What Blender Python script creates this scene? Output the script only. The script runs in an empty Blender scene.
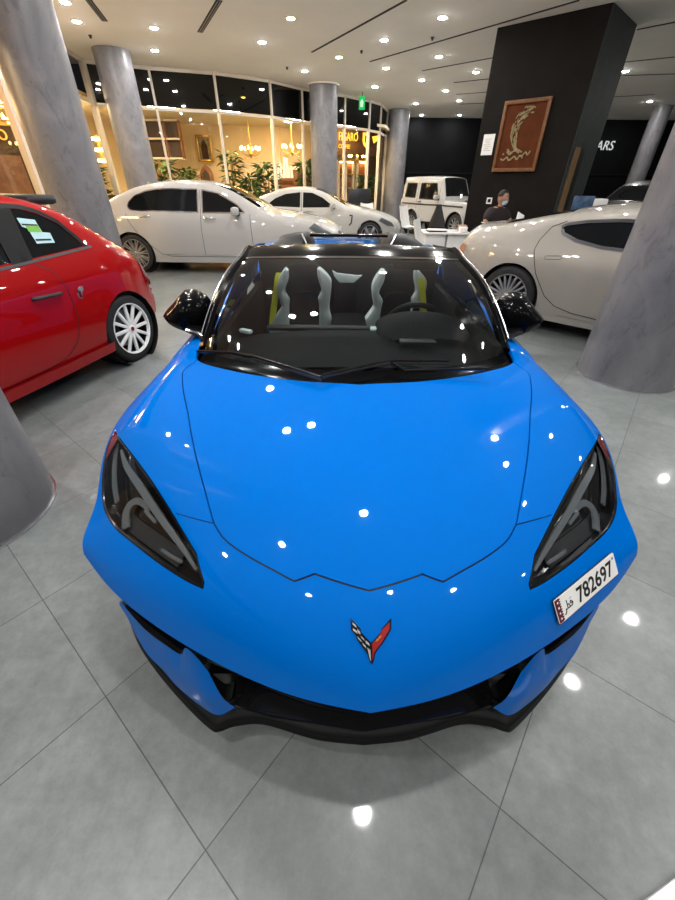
import bpy, bmesh, math, random
import numpy as np
from mathutils import Vector, Matrix, Euler, geometry
random.seed(7)
PI = math.pi
SC = bpy.context.scene
COL = SC.collection
# ------------------------------------------------------------------ camera
H = 1.501                      # eye height in metres
FPX, PITCH, ROLL = 374.64, .6163, .0106
up = Vector((math.sin(ROLL)*math.cos(PITCH), -math.cos(PITCH)*math.cos(ROLL), -math.sin(PITCH))).normalized()
fw = (Vector((0, 0, 1)) - up*up.z).normalized()
rt = fw.cross(up)
if rt.x < 0: rt = -rt
cam = bpy.data.cameras.new('camera'); cam_ob = bpy.data.objects.new('camera', cam); COL.objects.link(cam_ob)
mx = Matrix.Identity(4)
for i, a in enumerate((rt, fw, up)):
    mx[i][0], mx[i][1], mx[i][2] = a[0], -a[1], -a[2]
mx.translation = (0, 0, H)
cam_ob.matrix_world = mx
cam.sensor_fit = 'VERTICAL'; cam.sensor_height = 36; cam.sensor_width = 27
cam.lens = FPX/900*36; cam.clip_start = .02; cam.clip_end = 200
SC.camera = cam_ob
# ------------------------------------------------------------------ world, exposure
wd = bpy.data.worlds.new('night'); SC.world = wd; wd.use_nodes = True
wd.node_tree.nodes['Background'].inputs[0].default_value = (.012, .012, .014, 1)
wd.node_tree.nodes['Background'].inputs[1].default_value = .6
SC.view_settings.view_transform = 'Standard'; SC.view_settings.look = 'None'
SC.view_settings.exposure = 0.12; SC.view_settings.gamma = 1.0
SC.view_settings.use_curve_mapping = False
LAMP = 660.0         # brightness of one downlight lens
CAFE = 8.0           # brightness of the added cafe light panels

# ------------------------------------------------------------------ materials
def mat(name, col, rough=.5, metal=0., coat=0., emit=None, es=0., spec=.5, alpha=None, trans=0., ior=1.45):
    m = bpy.data.materials.new(name); m.use_nodes = True
    b = m.node_tree.nodes['Principled BSDF']
    b.inputs['Base Color'].default_value = (*col, 1); b.inputs['Roughness'].default_value = rough
    b.inputs['Metallic'].default_value = metal; b.inputs['Coat Weight'].default_value = coat
    b.inputs['Coat Roughness'].default_value = .02; b.inputs['Specular IOR Level'].default_value = spec
    b.inputs['IOR'].default_value = ior; b.inputs['Transmission Weight'].default_value = trans
    if emit: b.inputs['Emission Color'].default_value = (*emit, 1); b.inputs['Emission Strength'].default_value = es
    return m
def nodes(m): return m.node_tree.nodes, m.node_tree.links, m.node_tree.nodes['Principled BSDF']
def mottled(name, c1, c2, scale, rough=.5, bump=.0, detail=5, r2=None, lac=2., **k):
    m = mat(name, c1, rough, **k); n, l, b = nodes(m)
    tc = n.new('ShaderNodeTexCoord'); no = n.new('ShaderNodeTexNoise'); no.inputs['Scale'].default_value = scale
    no.inputs['Detail'].default_value = detail; no.inputs['Roughness'].default_value = .62
    l.new(tc.outputs['Object'], no.inputs['Vector'])
    cr = n.new('ShaderNodeValToRGB'); cr.color_ramp.elements[0].position = .32; cr.color_ramp.elements[1].position = .7
    cr.color_ramp.elements[0].color = (*c1, 1); cr.color_ramp.elements[1].color = (*c2, 1)
    l.new(no.outputs['Fac'], cr.inputs['Fac']); l.new(cr.outputs['Color'], b.inputs['Base Color'])
    if r2 is not None:
        mr = n.new('ShaderNodeMapRange'); mr.inputs['To Min'].default_value = rough; mr.inputs['To Max'].default_value = r2
        l.new(no.outputs['Fac'], mr.inputs['Value']); l.new(mr.outputs['Result'], b.inputs['Roughness'])
    if bump:
        bp = n.new('ShaderNodeBump'); bp.inputs['Strength'].default_value = bump; bp.inputs['Distance'].default_value = .01
        l.new(no.outputs['Fac'], bp.inputs['Height']); l.new(bp.outputs['Normal'], b.inputs['Normal'])
    return m
def glassy(name, tint, opacity, rough=.02, ior=1.5):
    """thin pane: tinted see-through mixed with a dark solid, and a mirror-like coat by viewing angle"""
    m = bpy.data.materials.new(name); m.use_nodes = True; n, l = m.node_tree.nodes, m.node_tree.links
    n.remove(n['Principled BSDF']); out = n['Material Output']
    tr = n.new('ShaderNodeBsdfTransparent'); tr.inputs[0].default_value = (*tint, 1)
    df = n.new('ShaderNodeBsdfDiffuse'); df.inputs[0].default_value = (.006, .007, .008, 1)
    m1 = n.new('ShaderNodeMixShader'); m1.inputs[0].default_value = opacity
    l.new(tr.outputs[0], m1.inputs[1]); l.new(df.outputs[0], m1.inputs[2])
    gl = n.new('ShaderNodeBsdfGlossy'); gl.inputs['Roughness'].default_value = rough
    fr = n.new('ShaderNodeFresnel'); fr.inputs[0].default_value = ior
    m2 = n.new('ShaderNodeMixShader'); ge = n.new('ShaderNodeNewGeometry'); mu = n.new('ShaderNodeMath'); mu.operation = 'SUBTRACT'; mu.use_clamp = True
    l.new(fr.outputs[0], mu.inputs[0]); l.new(ge.outputs['Backfacing'], mu.inputs[1]); l.new(mu.outputs[0], m2.inputs[0])
    l.new(m1.outputs[0], m2.inputs[1]); l.new(gl.outputs[0], m2.inputs[2]); l.new(m2.outputs[0], out.inputs[0])
    return m
def glow(name, col, s):
    m = bpy.data.materials.new(name); m.use_nodes = True; n = m.node_tree.nodes
    n.remove(n['Principled BSDF']); e = n.new('ShaderNodeEmission'); e.inputs[0].default_value = (*col, 1); e.inputs[1].default_value = s
    m.node_tree.links.new(e.outputs[0], n['Material Output'].inputs[0]); return m
M = {}
M['blue'] = mat('blue_paint', (.0, .126, .52), .55, coat=.6, spec=.0)
M['black_gloss'] = mat('black_gloss', (.006, .006, .007), .12, coat=1.)
M['black_satin'] = mat('satin_black', (.003, .003, .0035), .14, spec=.08, coat=.0)
M['black'] = mat('black_plastic', (.005, .005, .0055), .5, spec=.25)
M['dark_grey'] = mat('dark_grey_plastic', (.017, .018, .019), .42)
M['rubber'] = mat('tyre_rubber', (.014, .014, .015), .62)
M['red'] = mat('red_paint', (.33, .0015, .003), .5, coat=1., spec=.05)
M['white'] = mat('white_paint', (.44, .43, .415), .5, coat=1., spec=.1)
M['pearl'] = mat('pearl_paint', (.36, .335, .295), .45, metal=.1, coat=1., spec=.1)
M['darkcar'] = mat('black_paint', (.035, .037, .042), .35, metal=.4, coat=1.)
M['silver'] = mat('silver_metal', (.62, .63, .65), .25, metal=1.)
M['wheel_silver'] = mat('wheel_silver', (.36, .36, .36), .34, metal=.6)
M['dark_metal'] = mat('dark_metal', (.18, .18, .19), .3, metal=1.)
M['chrome'] = mat('chrome', (.85, .85, .86), .08, metal=1.)
M['whitewheel'] = mat('white_wheel_paint', (.82, .82, .82), .35, coat=.5)
M['tint'] = mat('dark_tinted_glass', (.005, .006, .007), .03, spec=.4)
M['screen'] = glassy('windscreen_glass', (.74, .80, .79), .0)
M['lens'] = glassy('clear_lens', (.93, .95, .97), .0)
M['seat_white'] = mottled('pale_grey_leather', (.50, .56, .56), (.58, .64, .63), 20, .5)
M['seat_black'] = mottled('black_suede', (.005, .005, .006), (.010, .010, .011), 60, .95, spec=.1)
M['yellow'] = mat('yellow_webbing', (.75, .78, .01), .7)
M['dash'] = mat('dashboard_leather', (.0035, .0042, .0048), .65, spec=.1)
M['smoke'] = glassy('smoked_side_glass', (.2, .22, .23), .85)
M['lamp_red'] = mat('red_lens', (.22, .004, .008), .1, coat=1.)
M['lamp_clear'] = mat('lamp_reflector', (.13, .14, .145), .2, metal=.3, coat=.6)
M['drl'] = mat('light_guide', (.10, .11, .115), .2, coat=.8)
M['plate'] = mat('plate_white', (.82, .82, .80), .35)
M['maroon'] = mat('plate_maroon', (.10, .006, .02), .4)
M['ink'] = mat('black_ink', (.006, .006, .006), .5)
M['paper'] = mat('paper', (.80, .78, .76), .8)
M['wall_black'] = mottled('black_wall_paint', (.0022, .0024, .003), (.004, .0042, .005), 3, .6, spec=.12)
M['pillar'] = mottled('charcoal_panel', (.0075, .0058, .0052), (.011, .009, .008), 4, .65, bump=.05, spec=.12)
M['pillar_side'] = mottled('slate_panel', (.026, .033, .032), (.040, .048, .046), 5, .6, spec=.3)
M['ceiling'] = mottled('ceiling_plaster', (.88, .82, .74), (.92, .86, .78), 1.2, .8)
M['frame'] = mat('cream_aluminium', (.66, .58, .48), .4)
M['slot'] = mat('slot_black', (.02, .018, .016), .7)
M['slot_fin'] = mat('slot_fin', (.30, .27, .24), .5)
M['lamp'] = glow('downlight_lens', (1., .985, .96), LAMP)
M['lamp_y'] = glow('yellow_downlight_lens', (1., .72, .12), LAMP*.25)
M['trimring'] = mat('lamp_ring', (.8, .78, .74), .4)
M['pane'] = glassy('window_glass', (.96, .97, .95), .0)
M['pane_dark'] = mat('dark_upper_glass', (.004, .004, .004), .03, spec=.5)
M['desk'] = mat('white_laminate', (.72, .71, .69), .3)
M['leaf'] = mottled('leaf', (.02, .06, .012), (.07, .14, .03), 9, .5)
M['pot'] = mat('planter', (.10, .06, .035), .6)
M['skin'] = mat('skin', (.36, .19, .12), .55)
M['hair'] = mat('hair', (.012, .009, .008), .7)
M['shirt'] = mottled('dark_polo_shirt', (.016, .010, .013), (.026, .018, .021), 70, .85)
M['mask'] = mat('face_mask', (.42, .62, .78), .8)
M['wood'] = mottled('warm_wood', (.16, .06, .02), (.28, .11, .035), 8, .45)
M['gold'] = mat('gold_leaf', (.55, .33, .08), .35, metal=.8)
M['monitor_back'] = mat('monitor_back', (.02, .02, .024), .35)

# floor: square porcelain tiles laid at an angle to the hall
def floor_mat():
    m = mat('grey_porcelain_tile', (.2, .2, .2), .3, coat=.35); n, l, b = nodes(m); b.inputs['Coat Roughness'].default_value = .05
    tc = n.new('ShaderNodeTexCoord'); mp = n.new('ShaderNodeMapping'); mp.inputs['Rotation'].default_value = (0, 0, .6765)
    mp.inputs['Location'].default_value = (1.6014+12, .0621+12, 0); l.new(tc.outputs['Object'], mp.inputs['Vector'])
    br = n.new('ShaderNodeTexBrick'); br.offset = 0; br.squash = 1
    for k, v in (('Scale', 1), ('Mortar Size', .0021), ('Mortar Smooth', .3), ('Brick Width', .6), ('Row Height', .6), ('Bias', 0)): br.inputs[k].default_value = v
    br.inputs['Color1'].default_value = (.9, .9, .9, 1); br.inputs['Color2'].default_value = (1.08, 1.08, 1.08, 1); br.inputs['Mortar'].default_value = (.36, .36, .36, 1)
    l.new(mp.outputs[0], br.inputs['Vector'])
    n1 = n.new('ShaderNodeTexNoise'); n1.inputs['Scale'].default_value = 1.7; n1.inputs['Detail'].default_value = 9; n1.inputs['Roughness'].default_value = .66
    n2 = n.new('ShaderNodeTexNoise'); n2.inputs['Scale'].default_value = 17; n2.inputs['Detail'].default_value = 10; n2.inputs['Roughness'].default_value = .75
    l.new(tc.outputs['Object'], n1.inputs['Vector']); l.new(tc.outputs['Object'], n2.inputs['Vector'])
    cr = n.new('ShaderNodeValToRGB'); e = cr.color_ramp.elements; e[0].position = .3; e[1].position = .72
    e[0].color = (.138, .152, .150, 1); e[1].color = (.232, .250, .246, 1); l.new(n1.outputs['Fac'], cr.inputs['Fac'])
    c2 = n.new('ShaderNodeValToRGB'); e = c2.color_ramp.elements; e[0].position = .25; e[1].position = .8; e[0].color = (.74, .74, .74, 1); e[1].color = (1.26, 1.26, 1.26, 1)
    l.new(n2.outputs['Fac'], c2.inputs['Fac'])
    a = n.new('ShaderNodeMix'); a.data_type = 'RGBA'; a.blend_type = 'MULTIPLY'; a.inputs[0].default_value = 1
    l.new(cr.outputs[0], a.inputs[6]); l.new(c2.outputs[0], a.inputs[7])
    a2 = n.new('ShaderNodeMix'); a2.data_type = 'RGBA'; a2.blend_type = 'MULTIPLY'; a2.inputs[0].default_value = 1
    l.new(a.outputs[2], a2.inputs[6]); l.new(br.outputs['Color'], a2.inputs[7]); l.new(a2.outputs[2], b.inputs['Base Color'])
    mr = n.new('ShaderNodeMapRange'); mr.inputs['To Min'].default_value = .30; mr.inputs['To Max'].default_value = .42
    l.new(n2.outputs['Fac'], mr.inputs['Value']); l.new(mr.outputs[0], b.inputs['Roughness'])
    bp = n.new('ShaderNodeBump'); bp.inputs['Strength'].default_value = .3; bp.inputs['Distance'].default_value = .002; bp.invert = True
    l.new(br.outputs['Fac'], bp.inputs['Height']); l.new(bp.outputs[0], b.inputs['Normal'])
    return m
M['floor'] = floor_mat()
def plaster_mat():
    m = mat('polished_plaster', (.3, .3, .32), .38); n, l, b = nodes(m)
    tc = n.new('ShaderNodeTexCoord'); mp = n.new('ShaderNodeMapping'); mp.inputs['Scale'].default_value = (1, 1, .6); l.new(tc.outputs['Object'], mp.inputs['Vector'])
    n1 = n.new('ShaderNodeTexNoise'); n1.inputs['Scale'].default_value = 2.6; n1.inputs['Detail'].default_value = 8; n1.inputs['Distortion'].default_value = .8
    n2 = n.new('ShaderNodeTexNoise'); n2.inputs['Scale'].default_value = 7; n2.inputs['Detail'].default_value = 12; n2.inputs['Roughness'].default_value = .7; n2.inputs['Distortion'].default_value = 1.4
    l.new(mp.outputs[0], n1.inputs['Vector']); l.new(mp.outputs[0], n2.inputs['Vector'])
    cr = n.new('ShaderNodeValToRGB'); e = cr.color_ramp.elements; e[0].position = .28; e[1].position = .7
    e[0].color = (.125, .125, .140, 1); e[1].color = (.23, .225, .238, 1); l.new(n1.outputs['Fac'], cr.inputs['Fac'])
    c2 = n.new('ShaderNodeValToRGB'); e = c2.color_ramp.elements; e[0].position = .36; e[1].position = .47; e[0].color = (.55, .55, .55, 1); e[1].color = (1, 1, 1, 1)
    l.new(n2.outputs['Fac'], c2.inputs['Fac'])
    a = n.new('ShaderNodeMix'); a.data_type = 'RGBA'; a.blend_type = 'MULTIPLY'; a.inputs[0].default_value = .55
    l.new(cr.outputs[0], a.inputs[6]); l.new(c2.outputs[0], a.inputs[7]); l.new(a.outputs[2], b.inputs['Base Color'])
    bp = n.new('ShaderNodeBump'); bp.inputs['Strength'].default_value = .15; bp.inputs['Distance'].default_value = .01
    l.new(n2.outputs['Fac'], bp.inputs['Height']); l.new(bp.outputs[0], b.inputs['Normal'])
    return m
M['plaster'] = plaster_mat()

# ------------------------------------------------------------------ mesh helpers
def tag(o, label=None, cat=None, group=None, kind=None):
    for k, v in (('label', label), ('category', cat), ('group', group), ('kind', kind)):
        if v: o[k] = v
    return o
def empty(name, loc=(0, 0, 0), rz=0., label=None, cat=None, group=None):
    o = bpy.data.objects.new(name, None); COL.objects.link(o); o.location = loc; o.rotation_euler = (0, 0, rz)
    o.empty_display_size = .1
    return tag(o, label, cat, group)
class MB:
    def __init__(s): s.v = []; s.f = []; s.n = []; s.custom = False
    def add(s, vs, fs, ns=None):
        k = len(s.v); s.v += [tuple(map(float, p)) for p in vs]; s.f += [tuple(int(i)+k for i in f) for f in fs]
        if ns is not None: s.custom = True; s.n += [tuple(map(float, p)) for p in ns]
        else: s.n += [None]*len(vs)
        return s
    def box(s, c, d, rz=0., bev=0., mtx=None):
        bm = bmesh.new(); bmesh.ops.create_cube(bm, size=1)
        for v in bm.verts: v.co = Vector((v.co.x*d[0], v.co.y*d[1], v.co.z*d[2]))
        if bev: bmesh.ops.bevel(bm, geom=bm.edges[:]+bm.verts[:], offset=bev, segments=2, affect='EDGES', profile=.5)
        t = Matrix.Translation(c) @ Matrix.Rotation(rz, 4, 'Z')
        if mtx is not None: t = Matrix.Translation(c) @ mtx
        bm.transform(t); s.bm(bm); return s
    def bm(s, bm):
        bm.verts.index_update(); s.add([v.co[:] for v in bm.verts], [[v.index for v in f.verts] for f in bm.faces]); bm.free(); return s
    def grid(s, P, wrap=False, flip=False):
        P = np.asarray(P, float); a, b = P.shape[:2]; fs = []
        for i in range(a-1):
            for j in range(b if wrap else b-1):
                q = (i*b+j, i*b+(j+1) % b, (i+1)*b+(j+1) % b, (i+1)*b+j); fs.append(q[::-1] if flip else q)
        return s.add(P.reshape(-1, 3), fs)
    def tube(s, pts, r, n=10, cap=True):
        pts = [Vector(p) for p in pts]; R = r if hasattr(r, '__len__') else [r]*len(pts); rings = []
        t0 = (pts[1]-pts[0]).normalized(); u = t0.orthogonal().normalized()
        for i, p in enumerate(pts):
            t = (pts[min(i+1, len(pts)-1)]-pts[max(i-1, 0)]).normalized(); u = (u-t*u.dot(t)).normalized(); w = t.cross(u)
            rings.append([p+(u*math.cos(2*PI*k/n)+w*math.sin(2*PI*k/n))*R[i] for k in range(n)])
        k0 = len(s.v); s.grid(rings, wrap=True)
        if cap:
            m = len(pts); s.f.append(tuple(k0+k for k in range(n))[::-1]); s.f.append(tuple(k0+(m-1)*n+k for k in range(n)))
        return s
    def lathe(s, prof, n=32, mtx=None, a0=0., a1=2*PI):
        """profile of (radius, height) turned about z"""
        full = abs(a1-a0-2*PI) < 1e-6; m = n if full else n+1; rings = []
        for r, z in prof:
            rings.append([(r*math.cos(a0+(a1-a0)*k/n), r*math.sin(a0+(a1-a0)*k/n), z) for k in range(m)])
        if mtx is not None: rings = [[(mtx @ Vector(p))[:] for p in ring] for ring in rings]
        return s.grid(rings, wrap=full)
    def disc(s, r, z, n=32, mtx=None):
        P = [Vector((r*math.cos(2*PI*k/n), r*math.sin(2*PI*k/n), z)) for k in range(n)]
        if mtx is not None: P = [mtx @ p for p in P]
        return s.add([p[:] for p in P], [list(range(n))])
    def prism(s, poly, d, mtx=None, bev=0.):
        """2-D polygon in the xy plane extruded by d along z"""
        bm = bmesh.new(); vs = [bm.verts.new((p[0], p[1], 0)) for p in poly]; f = bm.faces.new(vs)
        r = bmesh.ops.extrude_face_region(bm, geom=[f]); bmesh.ops.translate(bm, vec=(0, 0, d), verts=[e for e in r['geom'] if isinstance(e, bmesh.types.BMVert)])
        bmesh.ops.recalc_face_normals(bm, faces=bm.faces[:])
        if bev: bmesh.ops.bevel(bm, geom=[e for e in bm.edges], offset=bev, segments=2, affect='EDGES', profile=.5)
        if mtx is not None: bm.transform(mtx)
        return s.bm(bm)
    def build(s, name, m, parent=None, smooth=True, angle=40, fix=False):
        me = bpy.data.meshes.new(name); me.from_pydata(s.v, [], s.f); me.validate(); me.materials.append(m)
        o = bpy.data.objects.new(name, me); COL.objects.link(o)
        if parent is not None: o.parent = parent
        if fix:
            bm = bmesh.new(); bm.from_mesh(me); bmesh.ops.remove_doubles(bm, verts=bm.verts[:], dist=2e-4); bmesh.ops.recalc_face_normals(bm, faces=bm.faces[:]); bm.to_mesh(me); bm.free()
        if s.custom and not fix:
            me.shade_smooth()
            me.normals_split_custom_set_from_vertices([n if n is not None else (0, 0, 0) for n in s.n])
        elif smooth:
            me.shade_smooth(); me.set_sharp_from_angle(angle=math.radians(angle))
        me.update()
        return o
def copy_tree(o, parent=None):
    c = o.copy(); COL.objects.link(c)
    if parent is not None: c.parent = parent
    for ch in list(o.children): copy_tree(ch, c)
    return c
def text(name, body, size, m, parent=None, mtx=None, extrude=.002, shear=0., align='LEFT', bold=0.):
    cu = bpy.data.curves.new(name, 'FONT'); cu.body = body; cu.size = size; cu.extrude = extrude; cu.shear = shear
    cu.align_x = align; cu.align_y = 'BOTTOM_BASELINE'; cu.offset = bold; cu.resolution_u = 6
    t = bpy.data.objects.new(name, cu); COL.objects.link(t)
    dg = bpy.context.evaluated_depsgraph_get(); me = bpy.data.meshes.new_from_object(t.evaluated_get(dg))
    bpy.data.objects.remove(t); me.name = name
    if mtx is not None: me.transform(mtx)
    me.materials.clear(); me.materials.append(m)
    o = bpy.data.objects.new(name, me); COL.objects.link(o)
    if parent is not None: o.parent = parent
    return o
def cr(P, n=8, closed=False):
    """Catmull-Rom curve through the points"""
    P = np.asarray(P, float); k = len(P); out = []
    g = (lambda i: P[i % k]) if closed else (lambda i: P[i] if 0 <= i < k else (2*P[0]-P[1] if i < 0 else 2*P[-1]-P[-2]))
    for i in range(k if closed else k-1):
        a, b, c, d = g(i-1), g(i), g(i+1), g(i+2)
        for j in range(n):
            t = j/n; out.append(.5*((2*b)+(c-a)*t+(2*a-5*b+4*c-d)*t*t+(3*b-a-3*c+d)*t**3))
    if not closed: out.append(P[-1])
    return np.array(out)
def dense(P, step, closed=True):
    P = [np.array(p, float) for p in P]; out = []; k = len(P)
    for i in range(k if closed else k-1):
        a, b = P[i], P[(i+1) % k]; m = max(1, int(np.linalg.norm(b-a)/step))
        out += [a+(b-a)*j/m for j in range(m)]
    if not closed: out.append(P[-1])
    return np.array(out)
def inpoly(q, poly):
    q = np.asarray(q, float); x, y = q[..., 0], q[..., 1]; r = np.zeros(x.shape, bool); n = len(poly); j = n-1
    for i in range(n):
        xi, yi = poly[i]; xj, yj = poly[j]
        c = (yi > y) != (yj > y)
        with np.errstate(divide='ignore', invalid='ignore'): r ^= c & (x < (xj-xi)*(y-yi)/(yj-yi)+xi)
        j = i
    return r
def offpoly(P, d):
    """move a closed polygon outwards by d"""
    P = np.asarray(P, float); a = np.roll(P, 1, 0); b = np.roll(P, -1, 0)
    ar = .5*np.sum(P[:, 0]*b[:, 1]-b[:, 0]*P[:, 1]); s = 1 if ar > 0 else -1
    e1 = P-a; e2 = b-P; n1 = np.stack([e1[:, 1], -e1[:, 0]], 1); n2 = np.stack([e2[:, 1], -e2[:, 0]], 1)
    n1 /= np.linalg.norm(n1, axis=1)[:, None]+1e-12; n2 /= np.linalg.norm(n2, axis=1)[:, None]+1e-12
    n = n1+n2; n /= np.maximum(np.linalg.norm(n, axis=1), .3)[:, None]; k = np.clip(1/np.maximum(np.sum(n*n1, 1), .4), 1, 2.2)
    return P+n*(s*d*k)[:, None]
def cdt(pts, loops, opens=()):
    """constrained triangulation of scattered points with closed and open polylines"""
    V = [Vector(p) for p in pts]; E = []
    for L in loops:
        k = len(V); V += [Vector(p) for p in L]; E += [(k+i, k+(i+1) % len(L)) for i in range(len(L))]
    for L in opens:
        k = len(V); V += [Vector(p) for p in L]; E += [(k+i, k+i+1) for i in range(len(L)-1)]
    r = geometry.delaunay_2d_cdt(V, E, [], 0, 1e-6)
    v = np.array([p[:] for p in r[0]]); f = np.array([t for t in r[2] if len(t) == 3])
    a, b, c = v[f[:, 0]], v[f[:, 1]], v[f[:, 2]]
    ar = (b[:, 0]-a[:, 0])*(c[:, 1]-a[:, 1])-(c[:, 0]-a[:, 0])*(b[:, 1]-a[:, 1])
    f[ar < 0] = f[ar < 0][:, ::-1]
    return v, f[np.abs(ar) > 1e-10]
# ------------------------------------------------------------------ the hall
HC = 3.87                     # ceiling height
KS = 1.0773
def rayat(px, py):
    v = (px-337.5, py-450., FPX)
    return Vector((sum(v[i]*rt[i] for i in range(3)), sum(v[i]*fw[i] for i in range(3)), sum(v[i]*up[i] for i in range(3))))
def at(px, py, Y):
    r = rayat(px, py); t = Y/r.y; return Vector((r.x*t, Y, H+r.z*t))
def proj(p):
    v = rt*p[0]+fw*p[1]+up*(p[2]-H); return (337.5+FPX*v[0]/v[2], 450+FPX*v[1]/v[2]) if v[2] > .05 else (-9e3, -9e3)
def struct(o): o['kind'] = 'structure'; return o
fl = MB().add([(-16, -8, 0), (16, -8, 0), (16, 24, 0), (-16, 24, 0)], [(0, 1, 2, 3)]).build('floor', M['floor']); struct(fl)
# ceiling of the hall follows the glass line
GL = [(-4.1, -8.), (-4.65, 2.), (-5.55, 8.38), (-6.13, 12.52), (-4.82, 13.11), (-3.32, 13.55), (-2.01, 14.4), (-1.2, 15.4), (.11, 16.45), (.97, 17.3), (1.41, 17.95), (1.8, 19.4), (1.9, 21.3)]
pl = GL+[(15, 21.3), (15, -8)]
struct(MB().prism(pl, .12, Matrix.Translation((0, 0, HC))).build('ceiling', M['ceiling'], smooth=False))
def wall(name, a, b, z0, z1, th, m):
    a, b = Vector((*a, 0)), Vector((*b, 0)); d = b-a; L = d.length
    o = MB().box((0, 0, (z0+z1)/2), (L, th, z1-z0)).build(name, m, smooth=False)
    o.location = (a+b)/2; o.rotation_euler = (0, 0, math.atan2(d.y, d.x)); return struct(o)
wall('wall_back', (1.9, 21.36), (15, 21.36), 0, HC, .12, M['wall_black'])
wall('wall_right', (15.06, 21.3), (15.06, -8), 0, HC, .12, M['wall_black'])
M['wall_grey'] = mat('grey_wall_paint', (.20, .195, .19), .7)
wall('wall_front', (-4.1, -8.06), (15, -8.06), 0, HC, .12, M['wall_grey'])
# dark sill line of the back wall
wall('trim_1', (2.6, 21.27), (14.9, 21.27), 1.95, 2.0, .06, M['black'])
# glass facade, bay by bay: pane below the transom, dark pane above it, mullions and transom
ZT = 3.07
NW = 0
for i in range(len(GL)-1):
    a, b = Vector((*GL[i], 0)), Vector((*GL[i+1], 0)); d = (b-a); L = d.length; NW += 1
    w = MB().box((0, 0, (.06+ZT)/2), (L-.06, .012, ZT-.06)).build('window_%d' % NW, M['pane'], smooth=False); struct(w)
    w.location = (a+b)/2; w.rotation_euler = (0, 0, math.atan2(d.y, d.x))
    dark = i >= 3
    MB().box((0, 0, (ZT+HC)/2), (L-.06, .012, HC-ZT-.09)).build('upper_pane', M['pane_dark'] if dark else M['pane'], w, smooth=False)
    big = i in (1, 2)
    for (nm, z, h) in (('transom', ZT, .06), ('head_rail', HC-.04, .07), ('bottom_rail', .03, .06)):
        MB().box((0, 0, z), (L-.05, .07, h)).build(nm, M['frame'], w, smooth=False)
    MB().box((-L/2, 0, HC/2), ((.13 if big else .055), .10, HC)).build('mullion', M['frame'], w, smooth=False)
    if i == 2: MB().box((L/2-.06, 0, HC/2), (.16, .12, HC)).build('corner_post', M['frame'], w, smooth=False)
# plaster columns
def column(x, y, r, label, cap=False):
    c = MB().lathe([(r, .004), (r, HC-.002)], 64).build('column', M['plaster']); c.location = (x, y, 0); struct(c); tag(c, label)
    MB().lathe([(r, 0.), (r+.012, 0.), (r+.012, .012), (r, .014)], 64).build('base_ring', M['silver'], c)
    if cap: MB().lathe([(r+.005, HC-.035), (r+.06, HC-.035), (r+.06, HC-.004), (r+.005, HC-.004)], 64).build('white_cap', M['ceiling'], c, angle=20)
    return c
column(-4.0, 6.88, .41, 'thick grey plaster column behind the red car')
column(-5.07, 11.76, .38, 'grey plaster column at the glass corner behind the white saloon')
column(-.52, 15.0, .41, 'grey plaster column behind the white coupe-like car', True)
column(2.25, 19.35, .41, 'grey plaster column left of the white off-roader')
column(11.4, 17.9, .29, 'far grey column against the black wall at right')
column(2.81, 3.45, .41, 'grey plaster column in front of the pearl coupe')
column(-2.03, 1.46, .41, 'grey plaster column cut by the left edge of the photo')
# black pillar
PA, PB, PC = Vector((2.85, 10.08, 0)), Vector((4.25, 8.86, 0)), Vector((5.24, 9.84, 0))
PD = PA+PC-PB
p = MB().prism([q[:2] for q in (PA, PD, PC, PB)], HC-.003, Matrix.Translation((0, 0, .001))).build('wall_pillar', M['pillar'], smooth=False); struct(p)
tag(p, 'broad charcoal pillar with the brown picture on it')
def onface(P, Q, u, z, out=0.):
    """point u metres from P towards Q on a pillar face"""
    d = (Q-P).normalized(); n = Vector((d.y, -d.x, 0)); return P+d*u+n*out+Vector((0, 0, z))
def facemtx(P, Q, u, z, out=0.):
    d = (Q-P).normalized(); n = Vector((d.y, -d.x, 0)); o = onface(P, Q, u, z, out)
    return Matrix(((d.x, 0, n.x, o.x), (d.y, 0, n.y, o.y), (0, 1, 0, o.z), (0, 0, 0, 1)))
LBC = (PC-PB).length
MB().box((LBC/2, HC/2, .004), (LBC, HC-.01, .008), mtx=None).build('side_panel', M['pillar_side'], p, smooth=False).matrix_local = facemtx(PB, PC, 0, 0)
dn = MB().box((.17, 1.06, .012), (.26, 2.10, .02)).build('niche_panel', mottled('tan_panel', (.20, .12, .05), (.28, .17, .075), 5, .4), p, smooth=False); dn.matrix_local = facemtx(PB, PC, .12, 0, .004)
dn = MB().box((.17, 1.06, .012), (.22, 2.10, .02)).build('niche_shadow_gap', M['ink'], p, smooth=False); dn.matrix_local = facemtx(PB, PC, .37, 0, .004)
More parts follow.
